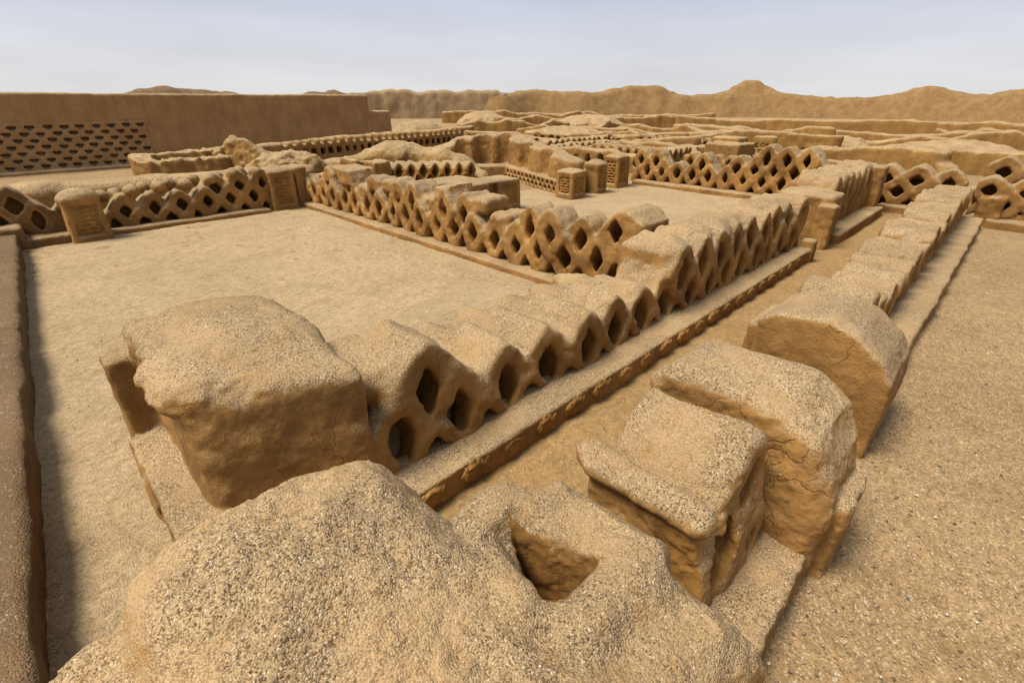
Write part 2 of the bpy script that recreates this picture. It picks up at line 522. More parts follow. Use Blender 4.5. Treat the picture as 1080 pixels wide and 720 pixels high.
def lattice(F, axis, cells, s0, zb, t0, t1, P=.61, Hh=.36, hole=(.125, .21), out=(.345, .41), seed=0, hp=1.25, op=1.45, jit=.03, k=.085, blind=0.0):
    """cells: {row: iterable of column numbers, may be fractional}; rows are staggered by half a pitch"""
    rnd = np.random.RandomState(seed)
    todo = []
    tops = {}
    for r, cols in cells.items():
        for c in cols:
            if c in tops:
                tops[c] = max(tops[c], r)
            else:
                tops[c] = r
    for r, cols in cells.items():
        for c in cols:
            s_ = s0 + c * P + (r % 2) * P / 2
            z = zb + r * Hh
            top = tops[c] == r
            dt0, dt1 = rnd.uniform(-jit, jit, 2) * (2.2 if top else 1)
            fz = rnd.uniform(.93, 1.07); fs = rnd.uniform(.95, 1.05)
            ln = rnd.uniform(-.06, .06)
            F.dia(axis, s_, z, t0 + dt0, t1 + dt1, out[0] * fs, out[1] * fz, p=op, k=k, r=.045, lean=ln)
            todo.append((s_, z, hole[0] * rnd.uniform(.85, 1.15), hole[1] * rnd.uniform(.88, 1.1), ln, rnd.rand()))
    for s_, z, a, b, ln, q in todo:
        F.dia(axis, s_, z, t0 - .5, (t0 + blind + .10 * (q - .5)) if blind else t1 + .5, a, b, p=hp, k=.03, r=.0, cut=True, lean=ln, dip=(.38, t0 + .02) if blind else 0)

WEATHER = [(.022, 3.0), (.014, 9.0), (.006, 26.0)]
FINE = [(.03, 2.4), (.014, 8.0), (.007, 24.0), (.0045, 60.0)]

exec_parts = []
#@@SETTING
# ------------------------------------------------------------------ the setting
PRINTS = []
rp = np.random.RandomState(77)
for x_, y_, a_0, n_ in ((.2, 5.2, 80, 15), (1.8, 7.0, 60, 12), (5.6, 6.4, 100, 14), (1.2, 13.5, -30, 12), (3.5, 9.0, 20, 8), (2.6, 6.2, 140, 8),
                        (3.2, -.5, 5, 16), (4.0, -1.6, -20, 14), (8.5, -.9, 0, 14), (2.6, -.9, -60, 8), (6.0, -2.4, 30, 12), (4.5, 2.0, 0, 20)):
    a_0 = R(a_0)
    for i_ in range(n_):
        a_0 += rp.uniform(-.14, .14); s_ = 1 if i_ % 2 else -1
        px_ = x_ - math.sin(a_0) * .11 * s_; py_ = y_ + math.cos(a_0) * .11 * s_
        a_1 = a_0 + rp.uniform(-.2, .2)
        PRINTS.append((px_, py_, math.cos(a_1), math.sin(a_1), rp.uniform(.018, .034)))
        x_ += math.cos(a_0) * .62; y_ += math.sin(a_0) * .62

def gh(x, y):
    p = np.stack([x.ravel(), y.ravel(), np.zeros(x.size)], 1).astype(np.float64)
    h = .05 * vnoise(p, .8, 2) + .03 * vnoise(p, 2.7, 4) + .014 * vnoise(p, 7.5, 5)
    near = (np.abs(x.ravel() - 8) < 12) & (np.abs(y.ravel() - 6) < 11)
    q = p[near]
    h[near] += .009 * vnoise(q, 14, 6) + .008 * np.abs(vnoise(q * (1, 2.2, 1), 5.5, 8))
    for cx, cy, ca, sa, sz in PRINTS:          # old footprints, half blown in
        m = near & (np.abs(x.ravel() - cx) < .3) & (np.abs(y.ravel() - cy) < .3)
        if m.any():
            dx = x.ravel()[m] - cx; dy = y.ravel()[m] - cy
            u = (dx * ca + dy * sa) / .13; v = (-dx * sa + dy * ca) / .055
            r2 = u * u + v * v
            h[m] += sz * (-np.exp(-r2) + .45 * np.exp(-(np.sqrt(r2) - 1.6) ** 2 * 4))
    return h.reshape(x.shape)

def sheet(name, xs, ys, mat, dz=0.0, extra=None):
    X, Y = np.meshgrid(xs, ys, indexing='ij')
    Z = gh(X, Y) + dz
    if extra is not None: Z = Z + extra(X, Y)
    nx, ny = len(xs), len(ys)
    V = np.stack([X.ravel(), Y.ravel(), Z.ravel()], 1)
    i = np.arange(nx * ny).reshape(nx, ny)
    Q = np.stack([i[:-1, :-1].ravel(), i[1:, :-1].ravel(), i[1:, 1:].ravel(), i[:-1, 1:].ravel()], 1)
    me = mk_mesh(name, V, Q)
    me.materials.append(mat)
    o = bpy.data.objects.new(name, me); C.objects.link(o)
    o['kind'] = 'structure'
    return o

def grow(a, b, step, far, rate=1.12):
    mid = list(np.arange(a, b + step / 2, step))
    s_ = step; x = mid[-1]; hi = []
    while x < far:
        s_ = min(s_ * rate, 60); x += s_; hi.append(x)
    s_ = step; x = mid[0]; lo = []
    while x > -far:
        s_ = min(s_ * rate, 60); x -= s_; lo.append(x)
    return np.array(lo[::-1] + mid + hi)

GX, GY = grow(-2, 18, .055, 1500), grow(-4, 8, .055, 1500)
sheet('ground', GX, GY, M_GROUND)
a_ = np.arange
def drift(X, Y):   # sand banked up behind the low end of the lattice wall
    u = np.clip(1 - (Y - 3.9) / 2.9, 0, 1)
    return .66 * np.clip((6.2 - X) / 1.4, 0, 1) * np.clip((X - .9) / .8, 0, 1) * u * u * (3 - 2 * u) * np.clip((Y - 3.0) / .35, 0, 1) - .5 * ((X > .6) & (Y < 2.95))
sheet('courtyard_floor', a_(-.9, 6.61, .05), a_(2.0, 15.8, .05), M_COURT, .012, drift)
sheet('courtyard_floor', a_(6.6, 17.8, .075), a_(3.1, 12.5, .075), M_COURT, .010)
sheet('path', a_(1.35, 17.7, .05), a_(1.0, 2.7, .05), M_PATH, .014)
#@@NEAR
# ------------------------------------------------------------------ the wall under the camera (same line as the right-hand wall)
t = thing('lattice_wall', 'nearest pebbly adobe wall with huge rounded end and broken slabs, filling bottom of view', 'adobe wall', (1.5, .9, 0))
F = Field((-1.2, -.7, -.1), (2.0, 2.3, 1.55), .0145)
RX = [-1.0, -.84, -.62, -.52, -.40, -.25, -.19, -.05, .2, .5, .84, .97, 1.12, 1.28, 1.5, 2.1]
RZ = [-.4, .30, .90, 1.06, 1.13, 1.13, 1.27, 1.355, 1.40, 1.37, 1.325, 1.20, .86, .45, -.1, -.6]
LX = [-1.1, -.8, -.55, 0, .4, .8, 1.1, 1.5, 1.68, 1.85, 2.1]
LZ = [-.4, .65, .92, 1.10, 1.16, 1.10, .93, .89, .86, .58, -.2]
kern = np.exp(-(np.arange(-12, 13) / 3.5) ** 2); kern /= kern.sum()
xf = np.linspace(-1.6, 2.6, 421)
RS = np.convolve(np.interp(xf, RX, RZ), kern, 'same'); LS = np.convolve(np.interp(xf, LX, LZ), kern, 'same')
def mass(X, Y, Z):
    w_ = np.clip((Y - .75) / 1.05, 0, 1); w_ = w_ * w_ * (3 - 2 * w_)
    h = np.interp(X, xf, RS) * w_ + np.interp(X, xf, LS) * (1 - w_)
    h = h - .10 * np.clip(.5 - Y, 0, 2)
    d = (Z - h) * .62
    d = smax(d, np.broadcast_to(Y - 2.09, d.shape), .16)
    side = np.where(X > .2, .12 - Y, -9 + 0 * Y) + 0 * Z
    return smax(d, side, .12)
F.add(mass, (-1.1, -.6, -.1), (1.95, 2.2, 1.5), .02)
F.box((.7, .2, -.1), (1.64, 1.47, .95), r=.13, k=.12)
F.ell((1.24, 1.40, .98), (.25, .14, .15), k=.06)                        # top lobe over the broken diamond
F.cap((1.05, 1.38, .96), (.97, .95, .99), .11, .12, k=.07)            # left arm
F.poly(0, [(1.18, .4), (1.22, .98), (1.38, 1.09), (1.66, 1.09), (1.78, .98), (1.76, .78), (1.66, .62), (1.58, .3)], .62, 1.34, r=.09, k=.06)
F.cap((1.12, .70, .97), (1.5, .68, .98), .12, k=.1)
def pit(X, Y, Z):   # the roofless diamond: a three-cornered hole
    P = [(1.255, 1.27), (1.39, .815), (1.06, .88)]
    d = None
    for (ax_, ay_), (bx_, by_) in zip(P, P[1:] + P[:1]):
        ex, ey = bx_ - ax_, by_ - ay_; L = math.hypot(ex, ey)
        q = ((X - ax_) * -ey + (Y - ay_) * ex) / L
        d = q if d is None else np.maximum(d, q)
    return np.maximum(d + 0 * Z, .62 - Z)
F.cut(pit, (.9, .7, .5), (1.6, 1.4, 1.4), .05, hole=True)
F.rough(FINE, 11)
part('wall_end', F, M_NEAR, t)
F = Field((1.6, .4, -.1), (3.05, 1.6, 1.5), .0145)
F.box((1.70, .62, -.1), (3.0, 1.40, .60), r=.05, k=.06)
F.poly(0, [(2.02, .3), (2.04, .88), (2.30, .86), (2.5, .3)], .60, 1.36, r=.05, k=.05)
F.cap((2.10, .64, .925), (2.12, 1.36, .945), .10, k=.025)
F.box((2.235, .5, .80), (2.275, 1.5, 1.3), r=.01, k=.03, cut=True)             # loose-looking slab along the edge
F.cap((2.04, .64, .92), (2.03, 1.30, .93), .06, k=.04)
F.poly(0, [(2.26, .3), (2.26, .88), (2.42, 1.06), (2.58, 1.20), (2.72, 1.22), (2.83, 1.12), (2.85, .3)], .57, 1.36, r=.075, k=.025)
F.poly(1, [(.44, .15), (.50, .60), (.58, .84), (.9, .84), (.9, .15)], 2.28, 2.86, r=.03, k=.06)
F.poly(1, [(.50, .15), (.52, .60), (.63, 1.06), (.9, 1.06), (.9, .15)], 2.56, 2.86, r=.03, k=.06)
F.poly(1, [(.46, .15), (.54, .60), (.64, .86), (.9, .86), (.9, .15)], 2.02, 2.4, r=.03, k=.06)
for s_, z_, A_, B_, l_ in ((1.95, .50, .09, .26, .2), (2.30, .55, .115, .215, .45), (2.63, .93, .10, .165, .40), (2.70, .42, .08, .13, .2), (1.98, .16, .08, .12, 0)):
    F.dia(0, s_, z_, .2, .84, A_, B_, p=1.3, k=.02, r=0, cut=True, lean=l_)
F.rough(FINE, 13)
part('lattice', F, M_NEAR, t)
F = Field((2.85, .05, -.1), (3.95, 1.65, 1.5), .0145)
F.poly(1, [(.17, -.1), (.17, .60), (.22, .90), (.34, 1.12), (.56, 1.25), (.90, 1.29), (1.34, 1.27), (1.50, 1.12), (1.52, -.1)], 2.94, 3.74, r=.11, k=.05)
F.box((3.12, .09, -.1), (3.55, .4, .66), r=.03, k=.03)
F.rough(FINE, 14)
part('end_block', F, M_NEAR, t)
F = Field((1.2, .1, -.1), (3.0, .75, .5), .0145)
F.box((1.25, .17, -.1), (3.0, .75, .30), r=.045, k=.03)
F.rough(FINE, 15)
part('plinth', F, M_NEAR, t)

# right-hand wall going away
t = thing('lattice_wall', 'long right-hand lattice wall with a smooth cut end, running away beside the path', 'adobe wall', (8, .9, 0))
F = Field((4.6, .0, -.1), (6.2, 2.0, 1.6), .019)
F.poly(1, [(.21, -.1), (.17, .56), (.20, .79), (.30, .95), (.54, 1.13), (.76, 1.21), (1.22, 1.16), (1.36, 1.05), (1.40, -.1)], 4.80, 5.75, r=.025, k=.04)
F.poly(1, [(1.3, -.1), (1.3, .98), (1.5, .92), (1.62, -.1)], 4.98, 5.7, r=.05, k=.04)
F.rough([(.014, 2.5), (.008, 8.), (.005, 26.)], 21)
part('end_block', F, M_WALL, t)
F = Field((5.5, .45, -.1), (17.7, 1.75, 1.6), .026)
F.box((5.6, .70, -.1), (17.4, 1.40, .56), r=.05)
F.box((5.6, 1.2, -.1), (9.0, 1.62, .52), r=.12, k=.1)
rc = np.random.RandomState(5)
for i in range(19):
    s_ = 6.05 + i * .61
    z_ = [.72, 1.02, .80, .84, .80, .84, .92, .86, .94, .96, .92, 1.02, 1.04, .98, 1.06, 1.1, 1.04, 1.08, 1.0][i]
    F.dia(0, s_, z_ - .30, .67 + rc.uniform(-.02, .02), 1.43 + rc.uniform(-.03, .08), .30, .30, p=2.3 if i % 3 else 1.8, k=.022, r=.04, lean=rc.uniform(-.1, .1))
    F.dia(0, s_, z_ - .38, .45, 1.1, .12, .24, p=1.3, k=.03, r=0, cut=True)
    F.dia(0, s_ + .305, z_ - .55, .45, 1.1, .10, .22, p=1.3, k=.03, r=0, cut=True)
    F.dia(0, s_ + .305, .25, .45, 1.1, .10, .12, p=1.3, k=.03, r=0, cut=True)
F.rough(WEATHER, 22)
part('lattice', F, M_WALL, t)
F = Field((4.7, .1, -.1), (17.6, .85, .4), .03)
F.box((5.6, .27, -.1), (17.35, .80, .27), r=.04)
F.rough([(.02, 2.2), (.010, 8.)], 23)
part('plinth', F, M_WALL, t)

# ------------------------------------------------------------------ middle lattice wall along the path
t = thing('lattice_wall', 'middle lattice wall with bulky block end and carved plinth, running along left edge of path', 'adobe wall', (6, 3.2, 0))
F = Field((-.1, 2.7, -.1), (1.75, 5.9, 1.75), .019)
F.box((.28, 2.6, -.1), (1.40, 4.95, 1.30), r=.10, k=.1, batter=.03)
F.ell((.55, 3.7, 1.24), (.38, .5, .15), k=.16)
F.ell((1.10, 4.1, 1.22), (.40, .6, .17), k=.16)
F.ell((.80, 4.6, 1.16), (.45, .5, .26), k=.15)
F.cut(lambda X, Y, Z: .42 * (X - .30) + .91 * (Y - 3.30) + .04 * (1.3 - Z) + 0 * Z, (.0, 2.5, -.2), (1.7, 4.0, 1.7), .16)
F.box((.02, 3.1, -.1), (.4, 4.8, .36), r=.05, k=.04)
F.box((.07, 4.80, -.1), (.42, 5.15, 1.06), r=.05, k=.04)
F.box((.30, 4.7, .1), (.9, 5.35, 1.20), r=.1, k=.08)
for y_ in (3.3, 3.55, 3.8):
    F.box((-.02, y_, .06), (.06, y_ + .14, .24), r=.01, k=.01, cut=True)
F.rough([(.028, 2.4), (.013, 8.), (.006, 24.)], 31)
part('end_block', F, M_NEAR, t)
F = Field((1.25, 2.6, -.1), (12.3, 4.3, 1.75), .022)
F.box((1.3, 2.87, -.1), (11.3, 3.6, .30), r=.04)
lo_ = {0: [i for i in range(-1, 16)], 1: [-1] + [i for i in range(0, 15)], 2: [0] + list(range(7, 16))}
# cap roofs over the low part reach further back
for i in range(0, 6):
    F.cap((2.23 + i * .61, 3.1, .70), (2.20 + i * .61, 4.1 + .05 * (i % 3), .60), .15, k=.10)
F.box((1.7, 2.98, .2), (5.6, 4.15, .70), r=.10, k=.10)
F.box((1.62, 3.1, .5), (2.3, 3.75, 1.08), r=.18, k=.12)
F.box((1.2, 3.0, .86), (1.85, 3.9, 1.10), r=.10, k=.1)
lattice(F, 0, lo_, 1.92, .14, 2.86, 3.62, seed=3, hole=(.138, .232), hp=1.4, k=.11, blind=.62)
# rubble-filled heads of the tall part
for x_, y_, z_, l_ in ((6.25, 3.25, 1.16, .34), (7.1, 3.3, 1.18, .36), (7.7, 3.3, 1.16, .36), (8.4, 3.35, 1.14, .35), (9.3, 3.35, 1.12, .36), (10.2, 3.3, 1.1, .38), (10.8, 3.3, 1.06, .36)):
    F.ell((x_, y_, z_), (.36, l_, .16), k=.1)
F.box((5.85, 2.95, .6), (6.3, 3.72, 1.20), r=.10, k=.08)
F.box((10.9, 2.86, -.1), (11.3, 3.6, 1.0), r=.08, k=.08)
F.cap((11.35, 3.0, -.1), (11.75, 3.1, .95), .16, .12, k=.06)
F.cap((11.25, 3.0, .55), (11.5, 2.95, .75), .10, k=.06)
F.rough(WEATHER, 32)
part('lattice', F, M_WALL, t)
F = Field((1.0, 2.4, -.1), (11.4, 3.05, .45), .022)
F.box((1.0, 2.50, -.1), (11.2, 3.0, .27), r=.03)
F.box((11.0, 2.45, -.1), (11.22, 2.72, .46), r=.04)
F.rough([(.02, 2.2), (.009, 8.), (.004, 30.)], 33)
plinth = part('plinth', F, M_WALL, t)
# carved birds / volutes on the plinth face
def volute(seed):
    rnd = np.random.RandomState(seed)
    F = Field((-.2, -.07, -.13), (.2, .04, .13), .0085)
    prev = None
    for i in range(34):
        a = i * .36; r = .105 - .0028 * i
        p = (math.cos(a) * r * 1.15 - .02, -.004, math.sin(a) * r * .82)
        if prev: F.cap(prev, p, .014, k=.01)
        prev = p
    F.cap((.09, .004, -.07), (.15, .006, -.085), .02, .012, k=.02)
    F.cap((-.1, .004, .07), (-.15, .006, .03), .018, .01, k=.02)
    F.cap((.11, .004, .03), (.15, .006, .075), .016, .01, k=.02)
    F.ell((0, .018, 0), (.16, .032, .115), k=.02)
    F.rough([(.006, 13.), (.005, 40.)], seed)
    return F.mesh('relief')
vm = [volute(3), volute(9)]
for m_ in vm: m_.materials.append(M_RELIEF)
for i in range(20):
    o = bpy.data.objects.new('relief', vm[i % 2]); C.objects.link(o)
    o.parent = plinth
    o.location = (1.60 + i * .46 - 6, 2.494 - 3.2, .135)
    o.scale = (1, 1, 1) if i % 3 else (.88, 1, .95)

# far continuation of it, past the doorway
t = thing('lattice_wall', 'short lattice wall with smooth ochre end block, beyond doorway gap at far end of path', 'adobe wall', (14, 3.2, 0))
F = Field((12.0, 2.4, -.1), (13.6, 4.5, 1.5), .026)
F.box((12.3, 2.62, -.1), (13.3, 3.75, 1.12), r=.08, k=.05)
F.box((12.15, 2.5, -.1), (12.5, 2.85, .95), r=.05, k=.05)
F.ell((12.8, 3.2, 1.05), (.5, .5, .16), k=.1)
F.rough(WEATHER, 41)
part('end_block', F, M_WALL, t)
F = Field((13.1, 2.5, -.1), (17.9, 4.2, 1.75), .032)
F.box((13.2, 2.85, -.1), (17.4, 3.75, .6), r=.05)
for i in range(7):
    F.dia(0, 13.6 + i * .61, .78, 2.84, 3.75, .33, .64, p=2, k=.05, r=.08)
    F.dia(0, 13.6 + i * .61, .86, 2.6, 3.3, .12, .22, k=.03, r=0, cut=True)
    F.dia(0, 13.9 + i * .61, .52, 2.6, 3.3, .12, .22, k=.03, r=0, cut=True)
F.box((17.0, 2.6, -.1), (17.6, 3.75, 1.35), r=.08)
F.rough(WEATHER, 42)
part('lattice', F, M_WALL, t)
F = Field((12.9, 2.3, -.1), (17.5, 3.0, .4), .032)
F.box((12.9, 2.42, -.1), (17.4, 2.95, .26), r=.04)
F.rough([(.02, 2.2), (.009, 8.)], 43)
part('plinth', F, M_WALL, t)

# ------------------------------------------------------------------ wall between the two courts
t = thing('lattice_wall', 'tall lattice wall with ragged slab caps dividing the two courtyards', 'adobe wall', (6.7, 10, 0))
F = Field((6.2, 3.6, -.1), (7.9, 15.6, 1.8), .024)
F.box((6.5, 4.5, -.1), (7.1, 15.4, .16), r=.04)
r1 = list(range(-1, 18)); r0 = list(range(0, 18))
r2 = [0, 1, 2, 5, 6, 8, 9, 11, 13, 15]
lattice(F, 1, {0: r0, 1: r1, 2: r2}, 4.85, .16, 6.46, 7.08, seed=8, hole=(.122, .21), jit=.05, blind=.50)
rb_ = np.random.RandomState(21)
for i in range(18):     # slab caps that have lost the diamonds under them
    y_ = 5.2 + i * .58
    z_ = rb_.uniform(.84, 1.12)
    if rb_.rand() < .85:
        F.box((6.50 + rb_.uniform(-.04, .1), y_ - .26, z_ - .22), (7.22 + rb_.uniform(-.1, .2), y_ + .24, z_ + .12), r=.11, k=.07, rot=rb_.uniform(-8, 8))
F.poly(1, [(13.1, .9), (13.5, 1.34), (12.55, 1.30), (12.4, .9)], 6.42, 7.2, r=.05)
F.poly(1, [(8.3, .9), (8.4, 1.36), (8.9, 1.30), (9.0, .9)], 6.5, 7.2, r=.07)
F.poly(1, [(3.70, .2), (3.70, 1.30), (3.95, 1.46), (4.15, 1.48), (4.36, 1.30), (4.62, .95), (4.66, .2)], 6.46, 7.3, r=.06, k=.06)
F.dia(1, 4.19, 1.16, 6.0, 7.0, .13, .20, p=1.1, k=.03, r=0, cut=True, dip=(.38, 6.48))
F.dia(1, 4.50, .62, 6.0, 7.0, .12, .20, p=1.2, k=.03, r=0, cut=True, dip=(.38, 6.48))
F.dia(1, 4.12, .42, 6.0, 7.0, .12, .20, p=1.2, k=.03, r=0, cut=True, dip=(.38, 6.48))
F.rough(WEATHER, 51)
part('lattice', F, M_WALL, t)
F = Field((6.0, 4.2, -.1), (6.8, 15.5, .3), .03)
F.box((6.2, 4.2, -.1), (6.7, 15.3, .14), r=.035)
F.rough([(.02, 2.2), (.009, 8.)], 52)
part('plinth', F, M_WALL, t)
#@@MID
# ------------------------------------------------------------------ far side of the first court
t = thing('lattice_wall', 'lattice wall with knobbly ball-like caps along far left edge of the nearer courtyard', 'adobe wall', (3.4, 15.8, 0))
F = Field((1.1, 15.1, -.1), (5.4, 16.6, 1.6), .026)
F.box((1.2, 15.5, -.1), (5.2, 16.1, .2), r=.04)
lattice(F, 0, {0: range(0, 7), 1: range(0, 6), 2: [4, 5, 6]}, 1.55, .17, 15.45, 16.0, seed=4, hole=(.12, .165), out=(.345, .38), Hh=.33, blind=.44)
ra_ = np.random.RandomState(2)
for i in range(13):
    F.ell((1.5 + i * .30, 15.58 + .36 * (i % 2), .84 + .02 * i + ra_.uniform(0, .10)), (.16, .18, .15), k=.04)
F.rough(WEATHER, 61)
part('lattice', F, M_WALL, t)
F = Field((.9, 15.0, -.1), (5.4, 15.7, .35), .03)
F.box((1.0, 15.15, -.1), (5.2, 15.6, .13), r=.04)
F.rough([(.02, 2.2), (.009, 8.)], 62)
part('plinth', F, M_WALL, t)

t = thing('lattice_wall', 'crumbling brown lattice stub at far left, behind the leaning carved post', 'adobe wall', (0, 15.7, 0))
F = Field((-2.2, 15.0, -.1), (1.0, 16.6, 1.6), .028)
F.box((-2.0, 15.5, -.1), (.9, 16.1, .42), r=.06)
lattice(F, 0, {1: [-1, 0, 1], 2: [-1, 0]}, -.1, .2, 15.45, 16.0, seed=14, hole=(.14, .2), Hh=.34, blind=.44)
F.box((-2.1, 15.3, -.1), (-.75, 16.3, 1.15), r=.2, k=.2)
F.rough(WEATHER, 63)
part('lattice', F, M_DARK, t)
F = Field((-.9, 14.9, -.1), (.8, 15.7, .8), .03)
F.box((-.8, 15.0, -.1), (.7, 15.6, .22), r=.05)
F.box((-.75, 14.95, -.1), (-.1, 15.55, .52), r=.09)
F.rough([(.02, 2.2), (.009, 8.)], 64)
part('plinth', F, M_DARK, t)

def glyphs(n, wdt, hgt, seed, d=.03):
    """carved panel figures in the plane y = 0 facing -y"""
    rnd = np.random.RandomState(seed)
    F = Field((-wdt / 2 - .03, -.06, -.03), (wdt / 2 + .03, .05, hgt + .03), .016)
    for i in range(n):
        z = hgt * (i + .5) / n
        x0 = -wdt / 2 + .03; step = (wdt - .06) / 3
        p = None
        for j in range(4):
            q = (x0 + j * step, -.01, z + (.25 if (i + j) % 2 else -.25) * hgt / n * (1.0 if i % 2 else .6))
            if p: F.cap(p, q, .024, k=.015)
            p = q
        if rnd.rand() < .8:
            F.ell((rnd.uniform(-.25, .25) * wdt, -.005, z), (.05, .035, .045), k=.02)
    F.rough([(.008, 14.), (.004, 40.)], seed)
    return F

def relief_on(parent, F, loc, rz):
    me = F.mesh('relief'); me.materials.append(M_RELIEF)
    o = bpy.data.objects.new('relief', me); C.objects.link(o)
    o.parent = parent; o.location = loc; o.rotation_euler = (0, 0, R(rz))
    return o

def pillar(label, loc, sx, sy, h, v=.024, panels=('y',), batter=.02, seed=1, name='carved_pillar', mat=None, cat='pillar', group=None, peak=0.0, n=6, cap=.06, rot=0):
    t = thing(name, label, cat, loc, group)
    x, y, _ = loc
    F = Field((x - sx, y - sy, -.1), (x + sx, y + sy, h + .35), v)
    F.box((x - sx / 2, y - sy / 2, -.1), (x + sx / 2, y + sy / 2, h), r=.05, k=.03, batter=batter)
    if peak:
        F.ell((x, y, h - .05), (sx * .5, sy * .55, peak + .05), k=.1)
    else:
        F.ell((x, y, h - .03), (sx * .48, sy * .48, cap + .05), k=.08)
    if 'y' in panels:
        F.box((x - sx * .29, y - sy / 2 - .1, .16), (x + sx * .29, y - sy / 2 + .055 + batter * h * .5, h - .18), r=.015, k=.02, cut=True)
    if 'x' in panels:
        F.box((x - sx / 2 - .1, y - sy * .29, .16), (x - sx / 2 + .055 + batter * h * .5, y + sy * .29, h - .18), r=.015, k=.02, cut=True)
    F.rough([(.014, 3.), (.008, 9.), (.004, 26.)], seed)
    b = part('body', F, mat or M_WALL, t)
    if 'y' in panels:
        relief_on(t, glyphs(n, sx * .5, h - .42, seed), (0, -sy / 2 + .05 + batter * h * .45, .2), 0)
    if 'x' in panels:
        relief_on(t, glyphs(n, sy * .5, h - .42, seed + 1), (-sx / 2 + .05 + batter * h * .45, 0, .2), -90)
    t.rotation_euler = (0, 0, R(rot))
    return t

pillar('leaning carved post with peaked top, standing alone at the far left of the courtyard', (1.0, 15.05, 0), .80, .55, 1.0, seed=71, batter=.06, peak=.2, n=6)
pillar('broad carved pillar at far corner of courtyard, between the knobbly and the slab-capped lattice walls', (5.72, 15.65, 0), .78, .8, 1.12, seed=72, batter=.03, peak=.12, n=7)
pillar('narrow plain-sided carved pillar just right of the broad corner pillar', (6.36, 15.75, 0), .42, .7, 1.14, seed=73, batter=.02, n=7, panels=())

# left-edge low wall
F = Field((-2.6, 2.0, -.1), (.4, 16.0, 1.0), .035)
F.ridge([(-1.75, 1.0, .40, .95), (-1.25, 9.0, .38, .75), (-.85, 16.0, .40, .65)], k=.1, r=.08, batter=-.10)
F.rough([(.03, 1.4), (.015, 6.), (.008, 20.)], 74)
solo('low_wall', F, M_SOIL, (-1.3, 9, 0), 'low dark wall along the left edge of the picture, beside the courtyard', 'adobe wall')

# back wall of the second court
t = thing('lattice_wall', 'lattice wall with ledge along the back of farther courtyard, right of the pillars', 'adobe wall', (17.8, 7.5, 0))
F = Field((17.2, 4.0, -.1), (18.7, 10.9, 1.8), .034)
F.box((17.6, 4.2, -.1), (18.2, 10.6, .22), r=.04)
lattice(F, 1, {0: range(0, 11), 1: range(0, 10), 2: [0, 1, 2, 3, 4, 6, 9, 10], 3: [0, 1, 2]}, 4.4, .18, 17.55, 18.2, seed=15, hole=(.118, .19), blind=.50)
F.rough(WEATHER, 81)
part('lattice', F, M_WALL, t)
F = Field((17.0, 3.9, -.1), (17.9, 10.7, .35), .04)
F.box((17.2, 4.1, -.1), (17.8, 10.6, .17), r=.04)
F.rough([(.02, 2.2), (.009, 8.)], 82)
part('plinth', F, M_WALL, t)

t = thing('lattice_wall', 'small lattice panel with big diamonds closing the far end of the path', 'adobe wall', (18.6, 2, 0))
F = Field((18.0, .6, -.1), (19.3, 3.5, 1.6), .034)
F.box((18.4, .8, -.1), (19.0, 3.3, .3), r=.04)
lattice(F, 1, {0: [0, 1, 2], 1: [0, 1, 2], 2: [0, 1, 2]}, 1.3, .24, 18.36, 19.0, P=.72, Hh=.33, seed=16, hole=(.15, .16), out=(.41, .39), blind=.50)
F.rough(WEATHER, 83)
part('lattice', F, M_WALL, t)
F = Field((17.8, .9, -.1), (18.7, 2.8, .4), .04)
F.box((18.0, 1.0, -.1), (18.6, 2.7, .2), r=.03)
F.rough([(.02, 2.2), (.009, 8.)], 84)
part('plinth', F, M_WALL, t)

t = thing('lattice_wall', 'double-tiered lattice wall at right picture edge, behind the gravel yard', 'adobe wall', (18.2, -1.5, 0))
F = Field((17.2, -4.5, -.1), (20.6, .6, 1.9), .036)
F.box((17.9, -4.3, -.1), (18.5, .35, .35), r=.04)
lattice(F, 1, {1: range(0, 6), 2: [0, 2, 4, 5]}, -3.2, .28, 17.85, 18.5, P=.72, Hh=.30, seed=17, hole=(.16, .15), out=(.42, .37), blind=.50)
lattice(F, 1, {2: range(0, 5), 1: range(0, 5)}, -2.9, .52, 19.4, 20.0, P=.8, Hh=.33, seed=18, hole=(.16, .16), out=(.46, .42), blind=.50)
F.box((19.4, -4.3, -.1), (20.0, .5, .8), r=.05)
F.box((17.7, .0, -.1), (18.6, .5, .75), r=.08)
F.rough(WEATHER, 85)
part('lattice', F, M_WALL, t)
F = Field((17.3, -4.5, -.1), (18.2, .4, .4), .04)
F.box((17.5, -4.3, -.1), (18.1, .24, .22), r=.03)
F.rough([(.02, 2.2), (.009, 8.)], 86)
part('plinth', F, M_WALL, t)

# bench block inside the second court, behind the dividing wall
t = thing('carved_block', 'flat-topped block with carved end, standing in the farther courtyard behind the ragged slab caps', 'adobe block', (9.6, 10.7, 0))
F = Field((8.2, 9.6, -.1), (11.2, 12.2, 1.3), .026)
F.box((8.4, 10.35, -.1), (10.75, 11.3, .92), r=.06, batter=.02)
F.box((8.3, 11.0, -.1), (9.7, 12.0, .95), r=.08, k=.05)
F.box((9.5, 10.2, .45), (9.8, 10.55, .85), r=.02, k=.02, cut=True)
F.box((10.0, 10.0, .2), (10.55, 10.41, .78), r=.02, k=.02, cut=True)
F.rough([(.02, 2.4), (.01, 8.), (.005, 24.)], 91)
part('body', F, M_WALL, t)
relief_on(t, glyphs(5, .45, .5, 92), (.68, -.29, .24), 0)

